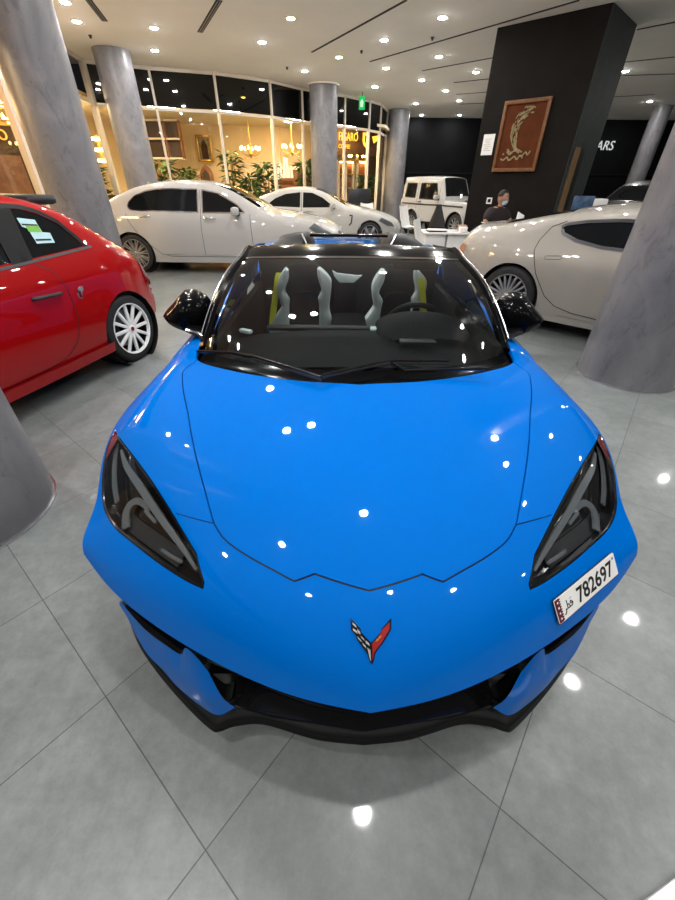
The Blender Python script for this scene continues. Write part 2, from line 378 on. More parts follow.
# ------------------------------------------------------------------ downlights
VIS = [(65, 2), (76.7, 21.3), (154, 27.7), (154.7, 50.3), (290.7, 18), (262, 42), (339, 57), (304.7, 71), (384, 40), (386, 68), (375, 86.7), (421.8, 80), (416, 103.5), (421.8, 115), (442.5, 17.5), (439, 56.5), (476, 72), (446, 90.5), (459, 100.5), (459.5, 115), (625.6, 71), (650, 101.4), (661, 112.8)]
YEL = {(290.7, 18), (339, 57)}
def atceil(px, py):
    r = rayat(px, py); t = (HC-H)/r.z; return Vector((r.x*t, r.y*t, HC))
spots = [(atceil(*q), q in YEL, q) for q in VIS]
OFF = [(-1.42, 4.0), (-1.04, 2.85), (-.58, 2.95), (2.85, 2.95), (3.15, 2.3), (4.2, 1.25), (4.5, 3.2), (-1.35, .2), (-3.3, -.45), (-3.6, 2.9), (-3.1, 2.5), (.3, 1.0),
       (.8, 5.9), (-2.2, 5.6), (3.0, 5.6), (-.6, 7.4), (7.4, 6.6), (9.8, 8.6), (7.0, 3.0), (10, 3.6), (-2.6, 7.6), (2.2, 7.4), (9.6, 12.4), (12.5, 15),
       (.9, -1.0), (-1.1, -1.3), (2.8, -1.2), (7, -1.5)]  # nearer ones on this row are added to brighten the blue nose
lamp0 = None
vis_sorted = sorted(range(len(VIS)), key=lambda i: VIS[i][0])
ORD = 'first second third fourth fifth sixth seventh eighth ninth tenth eleventh twelfth thirteenth fourteenth fifteenth sixteenth seventeenth eighteenth nineteenth twentieth twenty-first twenty-second twenty-third'.split()
def make_lamp(yellow):
    r = empty('ceiling_downlight')
    MB().lathe([(.069, -.002), (.100, -.002), (.103, -.005), (.095, -.008), (.072, -.008), (.069, -.002)], 32).build('trim_ring', M['trimring'], r)
    MB().lathe([(.0, -.018), (.028, -.0175), (.050, -.015), (.064, -.010), (.068, -.005)], 20).build('lens', M['lamp_y'] if yellow else M['lamp'], r)
    return r
prot = {False: make_lamp(False), True: make_lamp(True)}; used = {False: False, True: False}
def put_lamp(x, y, yellow, label):
    if not used[yellow]: r = prot[yellow]; used[yellow] = True
    else: r = copy_tree(prot[yellow])
    r.location = (x, y, HC); tag(r, label, 'ceiling light', 'recessed downlights'); return r
for rank, i in enumerate(vis_sorted):
    P, yl, q = spots[i]
    put_lamp(P.x, P.y, yl, ('yellow-glowing' if yl else 'white') + ' round ceiling downlight, %s from the left edge of the photo' % ORD[rank])
for x, y in OFF: put_lamp(x, y, False, 'round white ceiling downlight inferred or added for light, outside the photo')
# air slots in the ceiling
SL = [((-1.81, 8.31), (-2.53, 9.74), 2), ((-3.74, 8.3), (-3.96, 9.22), 2), ((-.61, 10.91), (.93, 8.23), 1), ((.62, 11.57), (3.41, 8.17), 1), ((1.89, 12.32), (3.18, 11.16), 1), ((2.93, 13.52), (3.72, 13.05), 1), ((3.38, 15.08), (4.19, 14.66), 1), ((3.9, 16.66), (4.63, 16.43), 1), ((5.02, 9.37), (5.7, 8.7), 1), ((6.06, 11.4), (6.83, 10.97), 1), ((6.61, 12.61), (7.85, 12.36), 1), ((8.11, 15.18), (9.01, 14.78), 1)]
SLN = ['double air slot in the ceiling at top centre-left', 'short double air slot above the left column', 'long thin ceiling slot between the yellow downlights and the top edge', 'longest thin ceiling slot running to the black pillar top', 'thin ceiling slot ending left of the black pillar, second below its top', 'short ceiling slot left of the pillar, third below its top', 'short ceiling slot left of the pillar, fourth below its top', 'faint lowest ceiling slot left of the pillar', 'ceiling slot right of the pillar nearest its top corner', 'thin ceiling slot right of the pillar, second from the top', 'long thin ceiling slot right of the pillar, third from the top', 'lowest ceiling slot right of the pillar above the sign']
for (a, b, k), lb in zip(SL, SLN):
    a, b = Vector((*a, 0))*KS, Vector((*b, 0))*KS; d = b-a; L = d.length
    w = .10 if k == 2 else .045
    s = MB().box((0, 0, 0), (L, w, .008)).build('ceiling_air_slot', M['slot'], smooth=False)
    s.location = (a+b)/2+Vector((0, 0, HC-.004)); s.rotation_euler = (0, 0, math.atan2(d.y, d.x)); tag(s, lb, 'air vent', 'ceiling air slots')
    for t in ((-.02, .02) if k == 2 else ()):
        MB().box((0, t, -.006), (L, .012, .008)).build('fin', M['slot_fin'], s, smooth=False)
# small ceiling fittings
def ceil_bit(px, py, label, cat, name):
    P = atceil(px, py); o = MB().lathe([(0, -.05), (.018, -.048), (.022, -.03), (.03, -.012), (.034, -.001), (0, -.001)], 20).build(name, M['dark_grey']); o.location = (P.x, P.y, HC); tag(o, label, cat)
ceil_bit(361.5, 50.5, 'small dark smoke detector between two ceiling slots', 'detector', 'smoke_detector')
ceil_bit(432.5, 37, 'small dark sprinkler head near the long ceiling slot', 'sprinkler', 'sprinkler_head')
ceil_bit(287, 67, 'small dark sprinkler head left of the white-capped column', 'sprinkler', 'sprinkler_head')
ceil_bit(90, 35, 'small dark camera on the ceiling above the left column', 'camera', 'security_camera')
# exit sign
P = at(362, 103, 16.0); e = empty('exit_sign', (P.x, P.y, P.z), label='small green lit exit sign hanging before the glass', cat='sign')
MB().box((0, 0, 0), (.19, .04, .32), bev=.005).build('sign_box', glow('exit_green', (.03, .70, .16), .75), e, smooth=False)
MB().add([(-.05, -.024, -.1), (.03, -.024, -.1), (.05, -.024, .02), (0, -.024, .1), (-.06, -.024, .02)], [(0, 1, 2, 3, 4)]).build('figure_mark', glow('exit_white', (.6, 1, .7), .9), e, smooth=False)
MB().tube([(0, 0, .17), (0, 0, HC-P.z)], .008).build('hanger_rod', M['black'], e)
# pale low board, cut by the bottom right corner
bd = MB().box((0, 0, .012), (.5, .5, .022), bev=.003).build('low_board', M['desk']); bd.location = (.92, -.10, 0.001); bd.rotation_euler = (0, 0, .35); tag(bd, 'pale low board cut by the bottom right corner', 'board')
# ------------------------------------------------------------------ the blue sports car
# upper nose, bonnet and wings: one smooth spline skin over a net of control points (half, mirrored), x = across, y = back from the nose
NET = np.array([
[(0,.376,.448),(.19,.405,.448),(.42,.495,.445),(.64,.612,.44),(.80,.71,.455),(.925,.82,.49)],
[(0,.412,.51),(.19,.438,.51),(.42,.53,.505),(.645,.645,.505),(.81,.745,.51),(.937,.845,.52)],
[(0,.475,.58),(.20,.50,.58),(.43,.58,.57),(.65,.705,.565),(.82,.81,.56),(.928,.90,.555)],
[(0,.58,.655),(.205,.60,.652),(.44,.68,.645),(.66,.81,.635),(.835,.91,.615),(.925,.985,.592)],
[(0,.80,.75),(.21,.81,.745),(.45,.86,.735),(.67,.95,.715),(.845,1.02,.688),(.952,1.08,.642)],
[(0,1.10,.835),(.22,1.105,.83),(.46,1.13,.81),(.68,1.18,.80),(.868,1.22,.772),(.982,1.26,.705)],
[(0,1.43,.90),(.22,1.425,.895),(.47,1.43,.875),(.69,1.46,.85),(.862,1.48,.822),(.962,1.50,.735)],
[(0,1.70,.95),(.22,1.69,.945),(.47,1.68,.92),(.70,1.70,.88),(.84,1.72,.85),(.915,1.74,.77)]], float)
NET[:, :, 1] -= .4
def _ext(N):
    m = N[:, 1:2]*np.array([-1, 1, 1.]); m[:2, :, 1] = (2*N[:2, :1]-N[:2, 1:2])[..., 1]; e = 2*N[:, -1:]-N[:, -2:-1]; A = np.concatenate([m, N, e], 1)
    return np.concatenate([2*A[:1]-A[1:2], A, 2*A[-1:]-A[-2:-1]], 0)
NEX = _ext(NET); NT, NS = NET.shape[0]-1, NET.shape[1]-1
def _bas(f): return np.stack([(1-f)**3/6, (3*f**3-6*f*f+4)/6, (-3*f**3+3*f*f+3*f+1)/6, f**3/6], -1)
def S(s, t):
    s = np.asarray(s, float); t = np.asarray(t, float); sg = np.where(s < 0, -1., 1.)
    a = np.clip(np.abs(s), 0, 1)*NS; b = np.clip(t, 0, 1)*NT
    i = np.minimum(a.astype(int), NS-1); j = np.minimum(b.astype(int), NT-1); wa = _bas(a-i); wb = _bas(b-j); P = 0
    for p in range(4):
        for q in range(4): P = P+(wb[..., p]*wa[..., q])[..., None]*NEX[j+p, i+q]
    P = np.array(P); P[..., 0] *= sg; return P
def SN(s, t):
    h = 2e-4; s = np.asarray(s, float); t = np.asarray(t, float)
    a = S(np.minimum(s+h, 1), t)-S(np.maximum(s-h, -1), t); b = S(s, np.minimum(t+h, 1))-S(s, np.maximum(t-h, 0)); n = np.cross(a, b)
    n /= np.linalg.norm(n, axis=-1)[..., None]+1e-15; return n*np.where(n[..., 2:3] < 0, -1, 1)
def SO(st, off=0.):
    st = np.asarray(st, float); return S(st[..., 0], st[..., 1])+SN(st[..., 0], st[..., 1])*off
# outlines on the skin (s, t): right-hand half, mirrored
COWL = [(0, .812), (.21, .826), (.40, .86), (.555, .903), (.625, .938), (.646, .968), (.65, 1.0)]
HOODH = [(0, .4056), (.138, .4335), (.188, .4118), (.2465, .429), (.311, .446), (.369, .4665), (.403, .494), (.4435, .56), (.485, .62), (.525, .678), (.565, .738), (.61, .795), (.645, .845), (.664, .884), (.632, .918)]
HLP = [(.420, .316), (.472, .314), (.572, .322), (.67, .336), (.789, .354), (.89, .394), (.945, .45), (.972, .52), (.985, .60), (.988, .67), (.968, .708), (.93, .690), (.776, .627), (.652, .564), (.557, .503), (.491, .452), (.444, .411), (.416, .338)]
def smooth_hl():
    a = cr(HLP[0:11], 4); b = cr(HLP[10:17], 4); return [tuple(q) for q in a[:-1]]+[tuple(q) for q in b]+[HLP[17]]
HLS = smooth_hl()
mir = lambda L: [(-x, y) for x, y in L][::-1]
hr = [tuple(q) for q in np.vstack([cr(HOODH[:3], 1), cr(HOODH[2:7], 4), cr(HOODH[6:], 5)[1:]])]
cowl_r = [tuple(q) for q in cr(COWL, 6)]
hood_back = [q for q in cowl_r if q[0] < .622]                       # the bonnet ends where the cowl panel starts
right = hr+[(.622, .9365)]+hood_back[::-1]
HOOD = right[:-1]+[(0, .812)]+mir(right[1:-1])
HOOD = [HOOD[i] for i in range(len(HOOD)) if i == 0 or math.dist(HOOD[i], HOOD[i-1]) > 1e-5]
CUT = cowl_r+[(.65, 1.2), (-.65, 1.2)]+mir(cowl_r[1:])
car = empty('sports_car', (.088, .4, 0), math.radians(.5), 'bright blue open-top sports car filling the foreground, nose towards the camera', 'car')
def panels():
    hi = offpoly(HOOD, -.0022); ho = offpoly(HOOD, .0022)
    hl = [np.array(HLS), np.array(mir(HLS))]
    seam = [[(.524, .487), (.524, .4895), (.404, .4955), (.404, .493)]]; seam.append(mir(seam[0]))
    gs = np.unique(np.r_[np.linspace(-1, 1, 91), np.linspace(.9, 1, 8), -np.linspace(.9, 1, 8)]); gt = np.linspace(0, 1, 71)
    pts = np.array([(a, b) for a in gs for b in gt])
    keep = np.ones(len(pts), bool)
    lines = [dense(L, .012) for L in (hi, ho, hl[0], hl[1])]+[dense(L, .012) for L in seam]
    al = np.vstack(lines)
    for k in range(0, len(pts), 500):
        d = np.abs(pts[k:k+500, None]-al[None]).max(-1).min(1); keep[k:k+500] &= (d > .003) | (np.abs(pts[k:k+500, 0]) > .9999)
    cut = dense(CUT[:len(cowl_r)], .012, False); cut = np.vstack([cut, (cut[:-1]*np.array([-1, 1]))[::-1][:0].reshape(-1, 2)])
    cutL = cut*np.array([-1, 1])
    v, f = cdt(pts[keep], lines, [cut, cutL])
    ce = v[f].mean(1)
    ih, io = inpoly(ce, hi), inpoly(ce, ho); il = inpoly(ce, hl[0]) | inpoly(ce, hl[1]); ic = inpoly(ce, CUT) & ~ih; sm = inpoly(ce, seam[0]) | inpoly(ce, seam[1])
    def part(sel, name, m, flange=.014, off=0.):
        F = f[sel]; idx = np.unique(F); mp = -np.ones(len(v), int); mp[idx] = np.arange(len(idx)); st = v[idx]
        P = S(st[:, 0], st[:, 1]); N = SN(st[:, 0], st[:, 1]); b = MB(); b.add(P+N*off, mp[F], N)
        if flange:
            ed = {}
            for t in mp[F]:
                for q in range(3): e = (t[q], t[(q+1) % 3]); ed[e] = 1
            rim = [e for e in ed if (e[1], e[0]) not in ed]
            for a_, c_ in rim:
                pa, pc = P[a_]+N[a_]*off, P[c_]+N[c_]*off; n = np.cross(pc-pa, N[a_]); L = np.linalg.norm(n)
                if L < 1e-9: continue
                n /= L; b.add([pa, pa-N[a_]*flange, pc-N[c_]*flange, pc], [(0, 1, 2, 3)], [n]*4)
        return b.build(name, m, car)
    part(ih, 'hood', M['blue'])
    part(~io & ~il & ~ic & ~sm, 'front_bodywork', M['blue'])
    part(~il & ~ic, 'inner_panel', M['ink'], 0, -.013)
    return v, f, il
_v, _f, _il = panels()
def patch(poly, off, name, m, parent, step=.02, inner=True):
    """part of the skin inside an outline, lifted by off"""
    L = dense(poly, step); lo, hi_ = L.min(0), L.max(0)
    g = np.array([(a, b) for a in np.arange(lo[0], hi_[0], step) for b in np.arange(lo[1], hi_[1], step)]) if inner else np.zeros((0, 2))
    if len(g): g = g[inpoly(g, L)]
    v, f = cdt(g, [L]); f = f[inpoly(v[f].mean(1), L)]
    return MB().add(SO(v, off), f, SN(v[:, 0], v[:, 1])).build(name, m, parent)
def ribbon(path, w, off, name, m, parent, thick=.006):
    """raised bar following a path on the skin, w metres wide"""
    P = SO(cr(path, 6), off); N = SN(*cr(path, 6).T); T = np.gradient(P, axis=0); B = np.cross(N, T); B /= np.linalg.norm(B, axis=1)[:, None]
    k = len(P); ww = (np.array(w) if hasattr(w, '__len__') else np.array([w, w])); ww = np.interp(np.linspace(0, 1, k), np.linspace(0, 1, len(ww)), ww)[:, None]
    R = np.stack([P-B*ww/2-N*thick, P-B*ww/2, P+B*ww/2, P+B*ww/2-N*thick], 1)
    return MB().grid(R, wrap=True).build(name, m, parent, fix=True)
for sg in (1, -1):
    MM = (lambda L: [(sg*x, y) for x, y in L])
    hl = offpoly(np.array(MM(HLS)), -.003)
    # housing: dark floor and walls of the lamp well
    L = dense(MM(HLS), .012); b = MB(); n = len(L); up0 = SO(L, -.001); dn0 = SO(L, -.05)*np.array([.985, 1, 1])
    b.grid(np.stack([up0, dn0], 0), wrap=True)
    lamp = b.build('headlight', M['black_gloss'], car); lamp['label'] = 'headlight on the %s of the photo' % ('right' if sg > 0 else 'left')
    fl_ = patch(MM([(x, y) for x, y in HLS]), -.048, 'lamp_floor', M['black_gloss'], lamp)
    patch(hl, .0005, 'lens', M['lens'], lamp, .015)
    bz = [tuple(q) for q in offpoly(np.array(MM(HLS)), -.006)]; bz.append(bz[0])
    MB().tube([tuple(q) for q in SO(np.array(bz), -.004)], .0045, 6, False).build('bezel', M['black_gloss'], lamp)
    ribbon(MM([(.868, .635), (.80, .585), (.703, .532), (.592, .462), (.501, .406), (.452, .362)]), [.010, .022, .026, .022, .017, .008], -.014, 'light_guide', M['drl'], lamp)
    ribbon(MM([(.758, .365), (.770, .416), (.752, .458), (.713, .482), (.672, .478), (.652, .462)]), [.030, .030, .028, .024, .02, .014], -.024, 'reflector_arc', M['lamp_clear'], lamp)
    ribbon(MM([(.938, .660), (.912, .586), (.878, .51), (.832, .447)]), [.012, .018, .02, .016], -.016, 'outer_light_bar', M['lamp_clear'], lamp)
    ribbon(MM([(.665, .463), (.640, .452), (.612, .440)]), .012, -.02, 'projector_bar', M['lamp_clear'], lamp)
    ribbon(MM([(.575, .366), (.54, .362), (.50, .362)]), .010, -.016, 'projector_bar', M['lamp_clear'], lamp)
    ribbon(MM([(.79, .40), (.70, .385), (.60, .372), (.52, .36)]), .05, -.038, 'dark_projector_shelf', M['dark_grey'], lamp)
    patch(MM([(.985, .59), (.988, .672), (.968, .706), (.93, .690), (.895, .672), (.945, .62)]), -.002, 'side_marker', M['lamp_red'], lamp, .01)
# ---- lower nose: grille, corner blades, splitter (right half, mirrored)
def loft(rows, name, m, parent, n=6, k=6, sg=1, flip=False, smooth_rows=True):
    R = np.array([cr(r, n) for r in rows])                 # along each row
    if k and len(rows) > 2: R = np.array([cr(R[:, j], k) for j in range(R.shape[1])]).transpose(1, 0, 2)
    R = R*np.array([sg, 1, 1]); return MB().grid(R, flip=(sg < 0) != flip).build(name, m, parent)
def Y(L): return [(x, y-.4, z) for x, y, z in L]
lip = [tuple(S(s, 0.)) for s in np.linspace(0, 1, 13)]
for sg in (1, -1):
    side = 'right' if sg > 0 else 'left'
    rl = np.array(lip)
    und = rl*np.array([.975, 1, 1])+np.array([0, .03, -.022]); und2 = rl*np.array([.95, 1, 1])+np.array([0, .085, -.03])
    loft([lip, [tuple(q) for q in (rl+np.array([0, .006, -.012]))], [tuple(q) for q in und]], 'nose_underlip', M['blue'], car, 2, 3, sg)
    BT = Y([(.835, .765, .31), (.80, .730, .335), (.698, .65, .335), (.608, .594, .345), (.552, .566, .345), (.522, .557, .40), (.487, .537, .39), (.455, .516, .35)])
    loft([BT, Y([(.84, .76, .305), (.81, .728, .315), (.71, .643, .29), (.625, .58, .28), (.57, .54, .275), (.53, .518, .285), (.475, .488, .285), (.415, .475, .285)]),
          Y([(.84, .76, .30), (.817, .737, .30), (.712, .626, .25), (.64, .575, .23), (.582, .533, .21), (.51, .49, .205), (.440, .459, .20), (.38, .462, .245)])], 'corner_blade', M['blue'], car, 6, 6, sg, True)
    loft([BT, Y([(.81, .83, .31), (.77, .80, .335), (.68, .73, .335), (.59, .68, .345), (.53, .65, .345), (.505, .63, .40), (.47, .61, .39), (.44, .59, .35)])], 'blade_shelf', M['black_gloss'], car, 6, 0, sg)
    # vent slot panel behind, with a glossy edge bar
    loft([[tuple(q) for q in und2[5:]], Y([(.45, .60, .345), (.55, .64, .36), (.66, .70, .37), (.80, .80, .38), (.90, .91, .395)])][::1] if False else
         [[tuple(q) for q in und[5::1]], [tuple(q) for q in (und[5::1]+np.array([0, .03, -.08]))]], 'vent_panel', M['black'], car, 3, 0, sg)
    sl = [tuple(q) for q in Y([(.89, .805, .435), (.80, .728, .418), (.70, .655, .405), (.60, .592, .40), (.535, .555, .396)])]
    loft([sl, [(x*.985, y+.012, z-.03) for x, y, z in sl], [(x*.95, y+.06, z-.035) for x, y, z in sl]], 'vent_slot_trim', M['black_gloss'], car, 6, 4, sg, True)
    # grille shell
    gx = np.linspace(0, .46, 9); ly = np.interp(gx, rl[:, 0], rl[:, 1])
    def row(dy, z, sc=1.): return [(x*sc, y+dy, z) for x, y in zip(gx, ly)]
    loft([row(.03, .425), row(.11, .40), row(.13, .30), row(.11, .21)], 'grille', M['black_gloss'], car, 2, 4, sg, True)
    for zz in (.36, .31, .26): 
        r = row(.10, zz); MB().tube([(sg*x, y, z) for x, y, z in r], .006, 6).build('grille_bar', M['black'], car)
    bar = [(0, .428-.4, .176), (.13, .446-.4, .177), (.257, .464-.4, .178), (.34, .478-.4, .19), (.39, .475-.4, .235)]
    loft([[(x, y+.075, z+.012) for x, y, z in bar], [(x, y+.006, z+.003) for x, y, z in bar], bar, [(x, y+.004, z-.008) for x, y, z in bar], [(x, y+.006, z-.04) for x, y, z in bar]], 'grille_bottom_bar', M['black_gloss'], car, 6, 2, sg, True)
    sp = Y([(0, .418, .132), (.12, .428, .131), (.196, .444, .13), (.313, .472, .13), (.40, .466, .13), (.442, .453, .13), (.475, .460, .128), (.58, .530, .13), (.70, .622, .145), (.80, .715, .165), (.885, .83, .19)])
    loft([[(x*.96, y+.10, z+.055) for x, y, z in sp], [(x*.99, y+.012, z+.012) for x, y, z in sp], sp, [(x, y+.002, z-.025) for x, y, z in sp], [(x*.96, y+.12, z-.028) for x, y, z in sp]], 'splitter', M['black'], car, 4, 3, sg, True)
    loft([Y([(.87, .87, .33), (.80, .77, .30), (.70, .66, .25), (.57, .57, .22), (.44, .49, .21), (.37, .50, .24)]), [(x*.96, y+.06, .16) for x, y, z in sp[10:5:-1]]+[(.41, .09, .16)]], 'blade_backing', M['black'], car, 4, 0, sg, True)
    # little triangular lamp cover at the end of the grille
    MB().add([(sg*.43, .545-.4, .41), (sg*.505, .560-.4, .405), (sg*.475, .545-.4, .355), (sg*.33, .475-.4, .41)], [(0, 1, 2), (0, 2, 3)]).build('grille_corner_insert', M['dark_grey'], car, smooth=False)
# ---- emblem: crossed flags in a V
def em(poly, off, name, m, par, thick=.004):
    L = dense(poly, .006); v, f = cdt(np.zeros((0, 2)), [L]); f = f[inpoly(v[f].mean(1), L)]
    b = MB().add(SO(v, off), f); n = len(L); b.grid(np.stack([SO(L, off), SO(L, off-thick)], 0), wrap=True)
    return b.build(name, m, par, smooth=False)
EMB = [(-.049, .341), (-.025, .315), (-.023, .304), (.0015, .276), (.025, .304), (.028, .315), (.052, .341), (.051, .311), (.038, .288), (.035, .282), (.010, .244), (.008, .227), (.002, .210), (-.005, .226), (-.009, .243), (-.034, .284), (-.036, .294), (-.048, .311)]
emb = em(EMB, .004, 'emblem', M['black_gloss'], car, .004)
em([(.003, .272), (.024, .300), (.027, .311), (.0475, .331), (.047, .313), (.034, .290), (.031, .283), (.008, .248), (.0035, .222)], .0055, 'red_flag', mat('emblem_red', (.30, .012, .015), .3, coat=1), emb, .0015)
gold_m = mat('emblem_gold', (.75, .42, .10), .35, metal=.6)
em([(.012, .279), (.019, .2835), (.0185, .287), (.024, .290), (.0265, .2965), (.020, .2925), (.0205, .289), (.014, .2855)], .007, 'gold_cross', gold_m, emb, .001)
silv = mat('emblem_silver', (.50, .52, .52), .4, metal=.5)
for q in ([(-.045, .331), (-.036, .322), (-.034, .316), (-.044, .325)], [(-.044, .316), (-.034, .307), (-.032, .300), (-.043, .309)], [(-.033, .314), (-.026, .306), (-.026, .298), (-.032, .305)],
          [(-.033, .293), (-.025, .284), (-.022, .277), (-.031, .286)], [(-.025, .296), (-.017, .287), (-.015, .281), (-.023, .289)], [(-.021, .276), (-.013, .267), (-.011, .259), (-.019, .268)], [(-.013, .283), (-.004, .274), (-.003, .267), (-.012, .275)], [(-.009, .262), (-.0015, .255), (0, .222), (-.003, .227), (-.006, .245)]):
    em(q, .0055, 'silver_check', silv, emb, .0015)
# ---- number plate on the right corner of the nose
pa = [SO((s, t), .006) for s, t in ((.484, .224), (.768, .244), (.794, .150), (.514, .113))]
c0 = sum(pa)/4; ex = Vector(pa[1]-pa[0]+pa[2]-pa[3]).normalized(); nz = Vector(np.cross(pa[1]-pa[0], pa[0]-pa[3])).normalized(); ey = nz.cross(ex)
PW = float(np.linalg.norm(pa[1]-pa[0]+pa[2]-pa[3])/2); PH = .074
pm = Matrix(((ex.x, ey.x, nz.x, c0[0]), (ex.y, ey.y, nz.y, c0[1]), (ex.z, ey.z, nz.z, c0[2]), (0, 0, 0, 1))) @ Matrix.Translation((0, 0, .002))
def rrect(w, h, r, n=5, cx=0, cy=0):
    return [(cx+sx*(w/2-r)+r*math.cos(a+k*PI/2/n), cy+sy*(h/2-r)+r*math.sin(a+k*PI/2/n)) for sx, sy, a in ((1, 1, 0), (-1, 1, PI/2), (-1, -1, PI), (1, -1, 1.5*PI)) for k in range(n+1)]
np_ = MB().prism(rrect(PW+.004, PH+.004, .006), .002, pm @ Matrix.Translation((0, 0, -.002))).build('number_plate', M['ink'], car, smooth=False)
MB().prism(rrect(PW, PH, .005), .0012, pm).build('plate_face', M['plate'], np_, smooth=False)
saw = [(-PW/2+.002, -PH/2+.002), (-PW/2+.002, PH/2-.002)]; k = 9
for i in range(k):
    y1 = PH/2-.002-(PH-.004)*i/k; y2 = PH/2-.002-(PH-.004)*(i+1)/k; saw += [(-PW/2+.020, y1), (-PW/2+.027, (y1+y2)/2)]
saw += [(-PW/2+.020, -PH/2+.002)]
MB().prism(saw, .0006, pm @ Matrix.Translation((0, 0, .0012))).build('maroon_band', M['maroon'], np_, smooth=False)
for i in range(4):
    MB().disc(.0035, 0, 12, pm @ Matrix.Translation((-PW/2+.013, PH*(.33-.22*i), .0020))).build('band_dot', M['plate'], np_)
text('plate_digits', '782697', .066, M['ink'], np_, pm @ Matrix.Translation((-.056, -.024, .0014)) @ Matrix.Diagonal((.94, 1, 1, 1)), .0004, bold=.0012)
MB().disc(.005, 0, 16, pm @ Matrix.Translation((PW/2-.012, .022, .0016))).build('plate_seal', mat('seal_blue', (.25, .3, .5), .5), np_)
# Arabic country name, stroked letter by letter from right to left
def stroke(pts, r, name, m, par, mtx):
    P = [mtx @ Vector((x, y, .0016)) for x, y in cr(np.array(pts, float), 5)]; return MB().tube(P, r, 6).build(name, m, par)
A0 = pm @ Matrix.Translation((-PW/2+.036, -.012, 0)) @ Matrix.Scale(1.0, 4)
for q in ([(.036, .010), (.031, .016), (.027, .011), (.032, .007), (.037, .010), (.036, .002), (.030, 0), (.024, 0)],
          [(.024, 0), (.016, .000), (.012, .004), (.015, .010), (.021, .010), (.023, .004), (.020, 0)], [(.014, .006), (.013, .016), (.0125, .026)],
          [(.012, 0), (.007, .000), (.004, .003), (.004, -.002), (.001, -.008), (-.005, -.011)], [(.0285, .023), (.030, .0235)], [(.034, .0235), (.0355, .024)]):
    stroke(q, .0014, 'arabic_letter', M['ink'], np_, A0)
# ---- the car behind the bonnet: sides, doors, wheels, cabin
def EDG():
    a = [tuple(S(1., t)) for t in np.linspace(0, 1, 15)]
    return a+[tuple(q) for q in Y([(.905, 2.2, .80), (.915, 2.75, .85), (.935, 3.25, .91), (.965, 3.8, .955), (.965, 4.3, .965), (.945, 4.7, .965), (.89, 4.98, .93)])]
EG = cr(EDG(), 4); YW1, YW2, RW = .985, 3.70, .325           # wheel centres (from y = 0 at the nose root)
def edge_z(y): return np.interp(y, EG[:, 1], EG[:, 2])
def side_x(y, z):
    ex = np.interp(y, EG[:, 1], EG[:, 0]); ez = edge_z(y); v = np.clip((ez-z)/(ez-.19), 0, 1)
    return ex+.006*np.sin(np.clip(v*1.5, 0, 1)*PI)-.055*v**2*(1-.0*v)
def side_panel(polys, holes, name, m, sg, off=0., parent=car, step=.05):
    L = dense(polys, .02); g = np.array([(a, b) for a in np.arange(L[:, 0].min(), L[:, 0].max(), step) for b in np.arange(L[:, 1].min(), L[:, 1].max(), step)])
    g = g[inpoly(g, L)] if len(g) else np.zeros((0, 2))
    HL_ = [dense(h, .02) for h in holes]; v, f = cdt(g, [L]+HL_); c = v[f].mean(1); k = inpoly(c, L)
    for h in HL_: k &= ~inpoly(c, h)
    f = f[k]; P = np.stack([sg*(side_x(v[:, 0], v[:, 1])+off), v[:, 0], v[:, 1]], 1)
    return MB().add(P, f if sg > 0 else f[:, ::-1]).build(name, m, parent)
circ = lambda y, z, r, a0, a1, n=28: [(y+r*math.cos(a0+(a1-a0)*k/n), z+r*math.sin(a0+(a1-a0)*k/n)) for k in range(n+1)]
def below(y): return .19
top = [(y, float(edge_z(y))) for y in np.linspace(.60, 4.58, 80)]
ra = .355; za = math.sqrt(ra**2-(.20-RW)**2)
bottom = [(4.58, .30)]+[(YW2+ra*math.cos(a), RW+ra*math.sin(a)) for a in np.linspace(-.35, PI+.35, 40)]+[(YW1+ra*math.cos(a), RW+ra*math.sin(a)) for a in np.linspace(-.35, PI-.02, 36)]
INTAKE = [(2.45, .80), (2.62, .77), (2.95, .60), (3.05, .40), (2.80, .36), (2.86, .52), (2.60, .70)]
DOOR = [(1.44, .30), (1.42, .55), (1.46, .775), (2.2, .84), (2.48, .85), (2.55, .72), (2.78, .45), (2.72, .27), (1.5, .27)]
